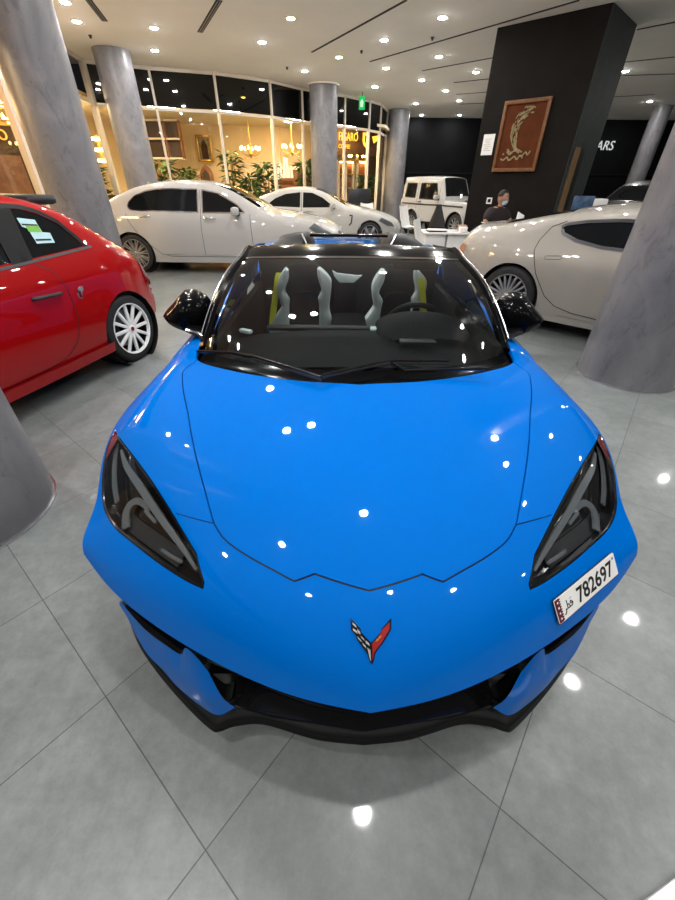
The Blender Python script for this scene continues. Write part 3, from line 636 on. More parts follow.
def wheel_at(x, y, r, w, sg, par, rimm, nsp, style, rr=.72, cap=None, twin=False):
    """tyre with its rim and spokes; the outer face looks along sg*x"""
    wm = Matrix.Translation((x, y, r)) @ Matrix.Rotation(sg*PI/2, 4, 'Y')
    t = MB().lathe([(r*rr, -w/2), (r*.9, -w/2), (r*.975, -w*.42), (r, -w*.30), (r, w*.30), (r*.975, w*.42), (r*.9, w/2), (r*rr, w/2-.006), (r*rr, -w/2)], 48, wm).build('wheel', M['rubber'], par, angle=50)
    R = r*rr
    MB().lathe([(R*1.0, w/2-.004), (R*1.0, w/2+.002), (R*.955, w/2), (R*.93, w/2-.03)], 48, wm).build('rim', rimm, t)
    MB().lathe([(R*.93, w/2-.03), (R*.9, -w/2+.02), (R*.2, -w/2+.03), (0, -w/2+.03)], 48, wm).build('rim_barrel', M['black'], t)
    b = MB()
    for k in range(nsp):
        a = 2*PI*k/nsp
        for da in ((-.10, .10) if twin else (0,)):
            sm = wm @ Matrix.Rotation(a+da, 4, 'Z'); ws = (.028 if nsp > 14 else .036 if nsp > 8 else .055)*r/.34
            if twin: ws *= .62
            b.prism([(R*.12, -ws*.5), (R*.96, -ws*.42), (R*.96, ws*.42), (R*.12, ws*.5)], .022, sm @ Matrix.Translation((0, 0, w/2-.034)), .004)
    b.build('spokes', rimm, t, angle=30)
    h = MB().lathe([(0, w/2-.004), (R*.12, w/2-.005), (R*.16, w/2-.012), (R*.19, w/2-.04)], 24, wm).build('hub', rimm, t)
    if cap: MB().lathe([(0, w/2-.001), (R*.085, w/2-.002), (R*.095, w/2-.006)], 20, wm).build('centre_cap', cap, t)
    MB().lathe([(R*.2, -.02), (R*.72, -.02), (R*.72, -.035)], 32, wm).build('brake_disc', M['dark_metal'], t)
    return t
for sg in (1, -1):
    side_panel(top+bottom, [offpoly(np.array(INTAKE), .0)], 'body_side', M['blue'], sg)
    side_panel(INTAKE, [], 'side_intake', M['black'], sg, -.03)
    d2 = offpoly(np.array(DOOR), -.005); side_panel(DOOR, [d2], 'door_shut_line', M['ink'], sg, .0012)
    side_panel([(2.30, .775), (2.30, .795), (2.44, .81), (2.44, .79)], [], 'door_handle', M['black_gloss'], sg, .006)
    for yw, w in ((YW1, .245), (YW2, .30)):
        MB().lathe([(ra, -.30), (ra+.002, .02)], 40, Matrix.Translation((sg*.885, yw, RW)) @ Matrix.Rotation(sg*PI/2, 4, 'Y'), -.4+PI/2*0, 2*PI).build('wheel_arch_liner', M['ink'], car)
        wheel_at(sg*(.925-w/2), yw, RW, w, sg, car, M['dark_metal'], 5, 'x', .73, None, True)
# tops of the wings and doors beside the cabin, then the rear deck
I = cr(Y([(.655, 1.70, .888), (.668, 2.0, .905), (.675, 2.5, .93), (.668, 2.9, .955), (.655, 3.15, .985)]), 6)
for sg in (1, -1):
    rows = []
    for q in I:
        y = q[1]; ex, ez = np.interp(y, EG[:, 1], EG[:, 0]), edge_z(y)
        rows.append([(sg*(q[0]+(ex-q[0])*u), y, q[2]+(ez-q[2])*(u**2.4)+.012*math.sin(u*PI)) for u in np.linspace(0, 1, 8)])
    s0 = [tuple(S(sg*s, 1.)) for s in np.linspace(.65, 1, 8)]
    MB().grid([s0]+rows[1:], flip=sg < 0).build('shoulder', M['blue'], car)
dk = []
for y, zs in ((3.15, (1.03, 1.03, .985, .965)), (3.5, (1.045, 1.04, 1.01, .985)), (4.0, (1.06, 1.055, 1.03, .995)), (4.5, (1.04, 1.035, 1.02, .985)), (4.85, (1.0, 1.0, .985, .955)), (4.97, (.95, .95, .94, .93))):
    ex, ez = float(np.interp(y-.4, EG[:, 1], EG[:, 0])), float(edge_z(y-.4)); half = cr([(0, y-.4, zs[0]), (.32, y-.4, zs[1]), (.655, y-.4, zs[2]), (.84, y-.4, zs[3]), (ex, y-.4, ez)], 4)
    dk.append(np.vstack([(half*np.array([-1, 1, 1]))[::-1][:-1], half]))
dk = np.array([cr(np.array(dk)[:, j], 5) for j in range(len(dk[0]))]).transpose(1, 0, 2)
MB().grid(dk).build('rear_deck', M['blue'], car)
rb = dk[-1]; MB().grid(np.stack([rb, rb*np.array([1, 1, .75])+np.array([0, .03, 0]), rb*np.array([.99, 1, 0])+np.array([0, .02, .52]), rb*np.array([.97, 1, 0])+np.array([0, -.02, .24])])).build('rear_panel', M['blue'], car)
MB().box((0, 2.33, .22), (1.26, 3.9, .06)).build('underbody', M['ink'], car)
MB().box((0, .34, .24), (1.10, .34, .05)).build('front_undertray', M['ink'], car)
for sg in (1, -1):
    r0 = np.array([S(s, 0.) for s in (.80, .87, .94)]+[S(1., t) for t in (0, .1, .2, .3, .4, .46)])
    r1 = r0*np.array([.975, 1, 1])+np.array([0, .02, -.05]); r2 = r0*np.array([.95, 1, 0])+np.array([0, .03, .27]); r3 = r0*np.array([.95, 1, 0])+np.array([0, .03, .20])
    G_ = np.stack([r0*np.array([.997, 1, 1])-np.array([0, 0, .004]), r1, r2, r3])*np.array([sg, 1, 1])
    MB().grid(G_[:, :5], flip=sg > 0).build('corner_duct', M['black'], car); MB().grid(G_[:, 4:], flip=sg > 0).build('lower_wing', M['blue'], car)
MB().box((0, .92, .5), (1.24, .9, .06)).build('front_bay_floor', M['ink'], car)
# fairings behind the seats, deflector between them
for sg in (1, -1):
    sec = []
    for y, xi, xo, z0, zt in ((3.00, .29, .58, 1.0, 1.14), (3.06, .255, .635, 1.0, 1.195), (3.25, .24, .645, 1.02, 1.215), (3.6, .25, .63, 1.03, 1.18), (4.0, .28, .58, 1.04, 1.11), (4.3, .31, .54, 1.045, 1.06)):
        sec.append([(sg*(xi+(xo-xi)*u), y-.4, z0+(zt-z0)*(min(1, 7*u)**.6)*(max(0, 1-u**2.6)**.62)) for u in np.linspace(0, 1, 19)])
    o = MB().grid(sec); o.add(sec[0], [list(range(19))]); o.build('headrest_fairing', M['black'], car, fix=True)
    MB().tube([(sg*.265, 2.60, 1.09), (sg*.335, 2.63, 1.215)], .010, 8).build('deflector_post', M['silver'], car)
MB().box((0, 2.68, 1.205), (.56, .04, .020), bev=.006).build('wind_deflector', M['black_gloss'], car)
MB().box((0, 2.66, 1.13), (.46, .008, .12)).build('deflector_glass', M['screen'], car, smooth=False)
# side windows, wound up
for sg in (1, -1):
    lo_ = cr(Y([(.662, 1.72, .888), (.668, 2.0, .905), (.672, 2.5, .930), (.662, 2.98, .966)]), 5); hi_ = cr(Y([(.66, 1.76, .91), (.625, 2.1, 1.07), (.60, 2.42, 1.19), (.585, 2.98, 1.165)]), 5)
    MB().grid(np.stack([lo_+(hi_-lo_)*u+np.array([.018*math.sin(PI*u), 0, 0]) for u in np.linspace(0, 1, 7)])*np.array([sg, 1, 1]), flip=sg > 0).build('side_window', M['smoke'], car)
# windscreen, header, pillars
base = np.array(Y([(-.70, 1.69, .882), (-.62, 1.60, .882), (-.46, 1.50, .887), (-.23, 1.425, .893), (0, 1.40, .896), (.23, 1.425, .893), (.46, 1.50, .887), (.62, 1.60, .882), (.70, 1.69, .882)]))
topl = np.array(Y([(-.590, 2.275, 1.176), (-.52, 2.255, 1.182), (-.39, 2.235, 1.188), (-.2, 2.223, 1.192), (0, 2.22, 1.193), (.2, 2.223, 1.192), (.39, 2.235, 1.188), (.52, 2.255, 1.182), (.590, 2.275, 1.176)]))
bs, tp = cr(base, 5), cr(topl, 5)
def ws(u): 
    P = bs+(tp-bs)*u; P = P.copy(); P[:, 2] += .05*math.sin(PI*u); P[:, 1] -= .02*math.sin(PI*u); return P
MB().grid([ws(u) for u in np.linspace(0, 1, 16)]).build('windscreen', M['screen'], car)
MB().grid([ws(u)+np.array([0, -.001, .0015]) for u in np.linspace(.955, 1, 3)]).build('windscreen_top_band', M['black_gloss'], car)
hd = [tp+np.array([0, -.004, .002])]
for dy, dz in ((.03, .012), (.08, .026), (.15, .037), (.20, .036), (.225, .022), (.20, -.005), (.05, -.012)):
    q = tp.copy(); q[:, 1] += dy*(1+.15*np.abs(q[:, 0])); q[:, 2] += dz*(1-.25*np.abs(q[:, 0])/.59); hd.append(q)
MB().grid(np.array(hd)).build('header_rail', M['black_satin'], car, angle=60)
for sg in (1, -1):
    e = -1 if sg > 0 else 0
    ln = np.array([ws(u)[e] for u in np.linspace(0, 1, 14)]); ln2 = np.vstack([ln, [hd[3][e]]])
    sec = np.array([np.stack([ln2+np.array([sg*-.022, 0, -.012]), ln2+np.array([sg*-.018, 0, .006]), ln2+np.array([sg*.004, 0, .010]), ln2+np.array([sg*.026, .012, -.002]), ln2+np.array([sg*.03, .02, -.03]), ln2+np.array([sg*-.01, .01, -.035])], 1)])[0]
    MB().grid(sec, wrap=True).build('windscreen_pillar', M['black_satin'], car, fix=True)
    MB().tube([tuple(q+np.array([sg*.0275, .006, .004])) for q in ln2[1:]], .0028, 6).build('pillar_highlight', M['silver'], car)  # silver line drawn for the highlight along the pillar
# cowl panel between bonnet edge and glass
cw = np.vstack([(np.array([SO(q, -.012) for q in cowl_r])*np.array([-1, 1, 1]))[::-1][:-1], np.array([SO(q, -.012) for q in cowl_r])])
bq = bs+np.array([0, .03, -.012]); cwi = np.array([[np.interp(x, cw[:, 0], cw[:, j]) for j in range(3)] for x in np.linspace(-.70, .70, 41)])
bqi = np.array([[np.interp(x, bq[:, 0], bq[:, j]) for j in range(3)] for x in np.linspace(-.70, .70, 41)])
MB().grid([cwi+np.array([0, -.03, -.02]), cwi, .5*(cwi+bqi)+np.array([0, 0, -.006]), bqi]).build('cowl_panel', M['black_satin'], car)
# wipers
def gz(P, up_): return [(x, y-.4, z+up_) for x, y, z in P]
for nm, arm, bl in (('left', [(-.69, 1.575, .905), (-.53, 1.535, .917), (-.43, 1.485, .917)], [(-.44, 1.485, .918), (-.29, 1.395, .912), (-.145, 1.310, .903)]),
                    ('right', [(.135, 1.440, .917), (.185, 1.385, .905), (.33, 1.392, .907), (.507, 1.410, .905)], [(-.146, 1.322, .905), (.044, 1.408, .915), (.139, 1.440, .92), (.362, 1.432, .922)])):
    w = MB().tube(gz(arm, .0), .0075, 8).build('wiper', M['black_gloss'], car); w['label'] = 'windscreen wiper on the %s of the photo' % nm
    MB().tube(gz(bl, .006), .006, 8).build('wiper_blade', M['black_gloss'], w); MB().tube(gz(bl, -.006), .005, 6).build('wiper_rubber', M['rubber'], w)
# mirrors
for sg in (1, -1):
    sec = []
    for d, hx, hz, xo in ((0, .012, .012, 0), (.03, .075, .055, 0), (.09, .112, .076, 0), (.16, .122, .084, .005), (.20, .118, .080, .008), (.205, .108, .070, .008)):
        ring = []
        for k in range(24):
            a = 2*PI*k/24; ca, sa = math.cos(a), math.sin(a); px = abs(ca)**.8*math.copysign(1, ca); pz = abs(sa)**.8*math.copysign(1, sa)
            tilt = .42 if pz > 0 else .10
            ring.append((sg*(.830+xo+hx*px*(1-.12*max(0, pz))-hx*tilt*max(0, px)*abs(pz)*.6), 1.46-.06+d, .975+hz*pz*(1.15-.55*max(0, px))-.01*px))
        sec.append(ring)
    b = MB().grid(sec, wrap=True); b.add(sec[0], [list(range(24))[::-1]])
    mr_ = b.build('wing_mirror', M['black_satin'], car, fix=True); MB().add([(x*1., y-.004, z) for x, y, z in sec[-1]], [list(range(24))]).build('mirror_glass', M['chrome'], mr_, smooth=False)
    MB().grid([[(sg*(.70+a), 1.43+.09*math.cos(t)*(1-.3*k), .895+.035*k+.016*math.sin(t)) for t in np.linspace(0, 2*PI, 12, endpoint=False)] for k, a in ((0, 0), (.6, .05), (1., .10))], wrap=True).build('mirror_arm', M['black_gloss'], mr_, fix=True)
# cabin
MB().box((0, 2.0, .42), (1.28, 1.5, .03)).build('cabin_floor', M['ink'], car)
for sg in (1, -1): MB().box((sg*.655, 1.95, .66), (.05, 1.35, .50), bev=.02).build('door_card', M['dash'], car)
MB().grid([[(x, y, z-.05*(abs(x)/.62)**3) for x in np.linspace(-.63, .63, 21)] for y, z in ((1.16, .845), (1.30, .865), (1.45, .88), (1.58, .875), (1.64, .84), (1.66, .75), (1.60, .55))]).build('dashboard', M['dash'], car)
MB().grid([[(.36+.235*math.cos(a)*r_, y, .875+h*math.sin(a)*r_) for a in np.linspace(0, PI, 15)] for y, r_, h in ((1.40, .75, .03), (1.5, 1, .065), (1.62, 1.02, .075), (1.70, .98, .07))]).build('instrument_hood', M['dash'], car)
MB().box((.30, 1.36, .893), (.17, .05, .012), bev=.004).build('display_vent', M['ink'], car)
for sg, x0, y0 in ((-1, .56, 1.56), (1, .535, 1.50)): MB().box((sg*x0, y0, .872), (.07, .03, .018), rz=sg*.5, bev=.005).build('dash_end_trim', M['seat_white'], car)
MB().box((.115, 1.60, .862), (.045, .05, .045), bev=.008).build('dash_centre_trim', M['seat_white'], car)
MB().box((-.16, 1.63, .868), (.60, .06, .022), rz=-.03, bev=.008).build('dash_pad_roll', M['black'], car)
sw = Matrix.Translation((.375, 1.90, .79)) @ Matrix.Rotation(math.radians(-66), 4, 'X')
st = MB().lathe([(.168+.016*math.cos(a), .016*math.sin(a)) for a in np.linspace(0, 2*PI, 11)], 40, sw).build('steering_wheel', M['black'], car)
MB().box((0, 0, 0), (.16, .09, .05), bev=.02, mtx=None).build('wheel_boss', M['dash'], st).matrix_local = sw
for a in (0, PI, -PI/2): MB().box((.11*math.cos(a), .11*math.sin(a), 0), (.11 if a != -PI/2 else .04, .03 if a != -PI/2 else .11, .015), bev=.005).build('wheel_spoke', M['dark_grey'], st).matrix_local = sw
MB().box((0, 1.95, .60), (.24, .9, .30), bev=.03).build('centre_console', M['dash'], car)
MB().box((0, 2.56, .78), (1.28, .06, .70), bev=.02).build('rear_bulkhead', M['black'], car)
MB().box((-.02, 2.50, .80), (.16, .05, .30), bev=.01).build('bulkhead_box', M['dash'], car)
MB().prism([(-.116, 1.012), (-.086, .995), (.056, .980), (.096, .983), (.037, .932), (-.065, .932), (-.100, .97)], .02, Matrix.Translation((0, 2.48, 0)) @ Matrix.Rotation(PI/2, 4, 'X'), .004).build('bulkhead_trim', M['seat_white'], car)
LBP = [(-.444, 1.031), (-.491, .944), (-.479, .837), (-.472, .797), (-.544, .693), (-.571, .574), (-.445, .575), (-.421, .777), (-.412, .848), (-.444, .896), (-.412, .973), (-.412, 1.037)]
RBP = [(-.209, 1.052), (-.13, .985), (-.122, .919), (-.137, .78), (-.105, .677), (-.116, .623), (-.203, .602), (-.206, .80), (-.213, .86), (-.187, .908), (-.212, .984)]
def mirx(L, c): return [(2*c-x, z) for x, z in L][::-1]
for nm, xs in (('left', 0), ('right', .648)):
    fx = (lambda L: [(x+xs+.02*(nm == 'left')*0, z) for x, z in L])
    lb, rb_ = (LBP, mirx(LBP, -.318)) if nm == 'left' else (mirx(RBP, -.322), RBP)
    lb, rb_ = (LBP, RBP) if nm == 'left' else (LBP, RBP)
    xz = lambda y: Matrix.Translation((0, y, 0)) @ Matrix.Rotation(PI/2, 4, 'X')
    rk = Matrix.Translation((0, 2.35, 0)) @ Matrix.Rotation(PI/2, 4, 'X')
    ctr = [(-.43, 1.045), (-.40, 1.062), (-.23, 1.068), (-.205, 1.05), (-.19, .90), (-.195, .60), (-.12, .50), (-.55, .50), (-.44, .60), (-.42, .85), (-.44, .90)]
    s = MB().prism(fx(ctr), .07, xz(2.43), .012).build('seat', M['seat_black'], car); s['label'] = 'black and pale grey seat on the %s of the photo' % nm
    for q in (lb, rb_): MB().prism([tuple(k) for k in cr(fx(q), 3, True)], .10, xz(2.41), .016).build('bolster', M['seat_white'], s)
    arc = [(-.43+.03, .86), (-.38, .885), (-.315, .895), (-.25, .888), (-.215, .87)]
    MB().tube([(x+xs, 2.352, z) for x, z in arc], .006, 6).build('shoulder_seam', M['black'], s)
    MB().box((-.318+xs, 2.05, .50), (.46, .52, .14), bev=.04).build('seat_cushion', M['seat_black'], s)
    bx = [(-.478, 1.005), (-.496, .95), (-.55, .714), (-.568, .60)] if nm == 'left' else [(.478, .998), (.492, .93), (.532, .742), (.545, .62)]
    yb = 2.40 if nm == 'left' else 2.29
    bt = np.array([[(x-.022, yb, z), (x+.022, yb, z)] for x, z in cr(bx, 5)]); MB().grid(np.concatenate([bt, (bt+np.array([0, .004, 0]))[:, ::-1]], 1), wrap=True).build('seat_belt', M['yellow'], car)
MB().box((.36, 1.93, 1.13), (.26, .025, .045), bev=.01).build('sun_visor_edge', M['black'], car)
# ------------------------------------------------------------------ what is seen through the glass: a warmly lit cafe
M['cafe_wall'] = mottled('cream_wall', (.66, .50, .29), (.72, .56, .33), 2, .8)
M['cafe_ceil'] = mat('cafe_ceiling_paint', (.75, .62, .42), .8)
M['brown'] = mottled('brown_cladding', (.035, .014, .005), (.055, .024, .008), 4, .6, spec=.2)
M['cafe_fill'] = glow('added_cafe_glow', (1., .73, .42), 14.0*CAFE)
M['bulb'] = glow('warm_bulb', (1., .66, .26), 28.)
M['void'] = mat('cafe_dark_brown', (.05, .03, .018), .6)  # even dark brown for the niche back and cabinet doors
CW = [(-9.2, -6), (-9.6, 8), (-9.6, 15.6), (-7.2, 17.6), (-2.3, 18.2), (-.9, 19.8), (2.2, 23.6)]
for i in range(len(CW)-1): wall('wall_cafe_%d' % (i+1), CW[i], CW[i+1], 0, 3.3, .1, M['cafe_wall'])
cc = MB().prism(CW+[(2.2, 20.5), (1.62, 18.0), (.97, 17.55), (.11, 16.75), (-1.3, 15.8), (-2.1, 14.7), (-3.4, 13.85), (-4.9, 13.4), (-6.35, 12.7), (-5.8, 8.4), (-4.9, 2), (-4.4, -6)], .08, Matrix.Translation((0, 0, 3.22))).build('cafe_ceiling', M['cafe_ceil'], smooth=False); struct(cc)
PANELS = [(-6.0, 5.0), (-6.9, 9.2), (-7.4, 12.2), (-5.0, 14.05), (-3.3, 14.55), (-1.55, 16.3), (0.2, 17.55)]  # glowing panels added behind the transom to light cafe and hall
for i, (x, y) in enumerate(PANELS):
    o = MB().box((0, 0, 0), (.62, .5, .03), bev=.004).build('added_light_panel', M['cafe_fill']); o.location = (x, y, 3.2)
    tag(o, 'added warm light panel inside the cafe, ' + ('hidden from the photo, %s along the left glass' % ORD[i] if i < 3 else '%s from the left behind the front glass' % ORD[i-3]), 'ceiling light', 'added cafe light panels')
# bulkhead over the shop front, with the sign
e = empty('shop_sign', (.70, 18.40, 2.83), math.radians(24), 'brown fascia board with glowing yellow letters behind the glass', 'sign')
MB().box((0, .05, 0), (2.2, .08, .78)).build('fascia_board', M['brown'], e, smooth=False)
M['sign_y'] = glow('sign_yellow', (1., .60, .05), 2.0)
tm = Matrix.Translation((-.86, -.005, .02)) @ Matrix.Rotation(PI/2, 4, 'X')
text('sign_lettering', 'FIGARO', .30, M['sign_y'], e, tm @ Matrix.Diagonal((.76, 1.15, 1, 1)), .012)
text('sign_lettering', 'COFFEE', .17, M['sign_y'], e, Matrix.Translation((-.86, -.005, -.21)) @ Matrix.Rotation(PI/2, 4, 'X') @ Matrix.Diagonal((.82, 1, 1, 1)), .012)
sh = [(-.14, .22), (.14, .22), (.14, -.02), (.10, -.14), (0, -.22), (-.10, -.14), (-.14, -.02)]
MB().prism(sh, .02, Matrix.Translation((.28, -.005, .06)) @ Matrix.Rotation(PI/2, 4, 'X')).build('shield_mark', M['sign_y'], e, smooth=False)
MB().prism([(-.05, .14), (.05, .14), (.05, -.02), (0, -.12), (-.05, -.02)], .006, Matrix.Translation((.28, -.027, .06)) @ Matrix.Rotation(PI/2, 4, 'X')).build('shield_inner', M['brown'], e, smooth=False)
MB().prism([(-.12, .10), (.12, .14), (.10, -.02), (-.04, -.10)], .02, Matrix.Translation((.66, -.005, .08)) @ Matrix.Rotation(PI/2, 4, 'X')).build('swoosh_mark', M['sign_y'], e, smooth=False)
# far left: glowing letters built for a shop name's reflection in the glass
P = at(4, 140, 9.6); e = empty('shop_sign', P, math.radians(70), 'orange glowing letters built for a sign reflection in the left glass', 'sign')
MB().box((0, .06, .06), (1.4, .05, .4)).build('fascia_board', M['brown'], e, smooth=False)
text('sign_lettering', 'FIGARO', .24, glow('sign_orange', (1., .38, .05), 2.2), e, Matrix.Translation((-.75, 0, 0)) @ Matrix.Rotation(PI/2, 4, 'X'), .01)
# dark shelving opening at left, picture and console on the back wall
def wallthing(name, px, py, Y_, label, cat):
    return empty(name, at(px, py, Y_), 0, label, cat)
e = wallthing('wall_shelf', 165, 140, 16.2, 'dark brown two-by-two shelf niche beyond the glass at left', 'shelf')
MB().box((0, 0, 0), (1.15, .06, .98)).build('niche_back', M['void'], e, smooth=False)
for z in (-.49, .02, .49): MB().box((0, -.10, z), (1.2, .2, .05)).build('shelf_board', M['frame'], e, smooth=False)
for x in (-.58, .1, .58): MB().box((x, -.10, 0), (.04, .2, 1.0)).build('shelf_upright', M['wood'], e, smooth=False)
e = wallthing('framed_picture', 204.5, 148.5, 17.55, 'tall gold-framed picture on the cream cafe wall', 'picture')
for x, z, w, h in ((0, .36, .56, .07), (0, -.36, .56, .07), (.245, 0, .07, .79), (-.245, 0, .07, .79)): MB().box((x, 0, z), (w, .05, h), bev=.01).build('frame', M['gold'], e)
MB().box((0, .012, 0), (.44, .02, .68)).build('canvas', mottled('old_painting', (.10, .07, .03), (.38, .30, .16), 7, .7), e, smooth=False)
MB().prism([(-.12, -.3), (.12, -.3), (.12, .05), (.06, .2), (0, .26), (-.06, .2), (-.12, .05)], .006, Matrix.Translation((0, 0, 0)) @ Matrix.Rotation(PI/2, 4, 'X')).build('painted_arch', M['brown'], e, smooth=False)
e = wallthing('console_cabinet', 207, 176, 17.2, 'small arched dark wooden cabinet below the gold-framed picture', 'cabinet')
MB().prism([(-.22, -.38), (.22, -.38), (.22, .08), (.12, .25), (0, .33), (-.12, .25), (-.22, .08)], .2, Matrix.Translation((0, .1, 0)) @ Matrix.Rotation(PI/2, 4, 'X'), .01).build('body', M['wood'], e)
MB().prism([(-.12, -.28), (.12, -.28), (.12, .06), (0, .2), (-.12, .06)], .02, Matrix.Translation((0, -.10, 0)) @ Matrix.Rotation(PI/2, 4, 'X')).build('arched_door', M['void'], e)
b = MB().box((0, 0, (e.location.z-.4)/2-e.location.z), (.5, .3, e.location.z-.39)).build('plinth', M['wood'], e, smooth=False)
# doorways with warm light
for px, py, Y_, w, h, lb in ((258, 165, 17.9, 1.1, 2.1, 'bright cream doorway behind the left chandelier'), (291, 168, 18.0, 1.0, 2.0, 'brown panelled doorway behind the right chandelier')):
    P = at(px, py, Y_); e = empty('doorway', (P.x, Y_, 0), 0, lb, 'doorway')
    MB().box((0, 0, h/2), (w, .04, h)).build('opening', M['cafe_ceil'] if 'cream' in lb else M['wood'], e, smooth=False)
    for x in (-w/2, w/2): MB().box((x, -.03, h/2), (.09, .08, h)).build('jamb', M['frame'], e, smooth=False)
    MB().box((0, -.03, h), (w+.09, .08, .09)).build('lintel', M['frame'], e, smooth=False)
# chandeliers
def chandelier(px, py, Y_, label):
    P = at(px, py, Y_); e = empty('chandelier', P, 0, label, 'chandelier', 'cafe chandeliers')
    MB().tube([(0, 0, .2), (0, 0, 3.2-P.z)], .012, 6).build('chain', M['gold'], e)
    MB().lathe([(0, .22), (.03, .2), (.05, .1), (.03, 0), (.07, -.08), (.04, -.16), (0, -.2)], 12).build('stem', M['gold'], e)
    for k in range(8):
        a = 2*PI*k/8; c, s = math.cos(a), math.sin(a)
        arm = MB().tube([(0, 0, -.08), (.14*c, .14*s, -.14), (.30*c, .30*s, -.06), (.32*c, .32*s, .02)], .010, 6).build('arm', M['gold'], e)
        MB().lathe([(0, 0), (.022, .02), (.028, .05), (.014, .09), (0, .11)], 8, Matrix.Translation((.32*c, .32*s, .02))).build('bulb', M['bulb'], arm)
    for k in range(10):
        a = 2*PI*k/10; MB().lathe([(0, -.05), (.016, -.02), (0, .02)], 6, Matrix.Translation((.20*math.cos(a), .20*math.sin(a), -.18))).build('crystal_drop', M['lens'], e)
chandelier(250.5, 151, 16.2, 'left one of the two glowing chandeliers beyond the glass')
chandelier(292, 149, 16.6, 'right one of the two glowing chandeliers beyond the glass')
chandelier(357, 158, 18.9, 'chandelier under the yellow shop sign')
# golden display columns and shelves beneath the yellow sign
for px, w, lb in ((341, .35, 'golden lit shop bay left of the narrow mullion'), (349.5, .5, 'golden lit shop bay in the middle under the sign'), (361.5, .6, 'golden lit shop bay at right under the sign')):
    P = at(px, 175, 19.4); e = empty('display_bay', (P.x, 19.4, 0), math.radians(20), lb, 'display')
    w *= .62
    MB().box((0, .1, 1.15), (w, .05, 2.3)).build('back_panel', M['wood'], e, smooth=False)
    for z in (.5, .95, 1.4, 1.85): MB().box((0, 0, z), (w, .2, .03)).build('shelf', M['gold'], e, smooth=False)
    for x in (-w/2, w/2): MB().box((x, .02, 1.15), (.05, .2, 2.3)).build('side', M['frame'], e, smooth=False)
    MB().box((0, -.02, 2.26), (w-.06, .06, .04)).build('strip_light', M['bulb'], e, smooth=False)
# plants: stems and many leaf blades on one crown each
def plant(px, Y_, h, w, n, label, kind):
    P = at(px, 170, Y_); e = empty('potted_plant', (P.x, Y_, 0), 0, label, 'plant', 'plants behind the glass')
    MB().lathe([(0, .0), (.16, 0), (.22, .42), (.23, .45), (.19, .45), (.17, .40), (0, .40)], 20).build('pot', M['pot'], e)
    rnd = random.Random(int(px*7)); st = MB(); lf = MB()
    for i in range(7):
        a = rnd.uniform(0, 2*PI); st.tube([(0, 0, .4), (.08*math.cos(a), .08*math.sin(a), h*.5), (.25*w*math.cos(a), .25*w*math.sin(a), h*.9)], .012, 5)
    for i in range(n):
        a = rnd.uniform(0, 2*PI); rr = w*.5*math.sqrt(rnd.random()); z = .45+(h-.5)*rnd.random()**.7
        if kind == 'palm': rr *= .4
        c = Vector((rr*math.cos(a)*.6, rr*math.sin(a)*.6, z)); L = rnd.uniform(.18, .34)*(1.6 if kind == 'palm' else 1); wd_ = L*(.10 if kind == 'palm' else .24)
        d = Vector((math.cos(a), math.sin(a), rnd.uniform(-.5, .7))).normalized(); s = d.cross(Vector((0, 0, 1))).normalized(); dn = Vector((0, 0, -.18*L))
        lf.add([c, c+d*L*.45+s*wd_, c+d*L+dn, c+d*L*.45-s*wd_], [(0, 1, 2, 3)])
    st.build('stems', M['wood'], e); lf.build('foliage', M['leaf'], e, smooth=False)
plant(163, 14.6, 2.1, 1.0, 260, 'broad bushy plant behind the glass left of the mullion', 'leaf')
plant(187, 15.9, 1.95, .8, 220, 'smaller bushy plant behind the glass below the framed picture', 'leaf')
plant(231, 14.9, 2.35, .8, 240, 'tall slim plant behind the glass right of the gold picture', 'leaf')
plant(249, 16.3, 1.75, .9, 200, 'low spiky palm under the left chandelier', 'palm')
plant(267, 15.2, 2.1, 1.0, 320, 'dense green plant between the two chandeliers', 'leaf')
plant(305, 16.2, 2.2, .8, 260, 'light green plant left of the white-capped column', 'palm')
plant(366, 18.6, 1.9, .5, 160, 'thin plant beneath the yellow shield sign', 'palm')
plant(88, 11.9, 2.0, .7, 200, 'plant beyond the glass between the left column and corner post', 'palm')
# model sailing ship
e = wallthing('model_ship', 284, 180, 16.9, 'model sailing ship with pale sails under the right chandelier', 'model')
MB().grid([[(x, s*.07*(1-(x/.36)**2)**.5 if abs(x) < .36 else 0, z*(.14+.3*x*x)) for s, z in ((-1, .0), (-.7, -.7), (0, -1), (.7, -.7), (1, 0))] for x in np.linspace(-.36, .36, 13)]).build('hull', M['wood'], e)
for x, h in ((-.15, .55), (.08, .7), (.24, .45)):
    MB().tube([(x, 0, -.05), (x, 0, h)], .009, 6).build('mast', M['wood'], e)
    MB().grid([[(x+.02+.05*math.sin(PI*v), (u-.5)*.02, .08+v*(h-.14)) for v in np.linspace(0, 1, 5)] for u in (0, 1)]).build('sail', M['paper'], e)
    MB().add([(x-.11, .0, .06), (x+.11, .02, .06), (x+.08, .02, h*.9), (x-.03, .0, h*.95)], [(0, 1, 2, 3)]).build('sail', M['paper'], e, smooth=False)
MB().box((0, 0, -(e.location.z+.14)/2-.14), (.9, .35, e.location.z-.16)).build('stand', M['wood'], e, smooth=False)
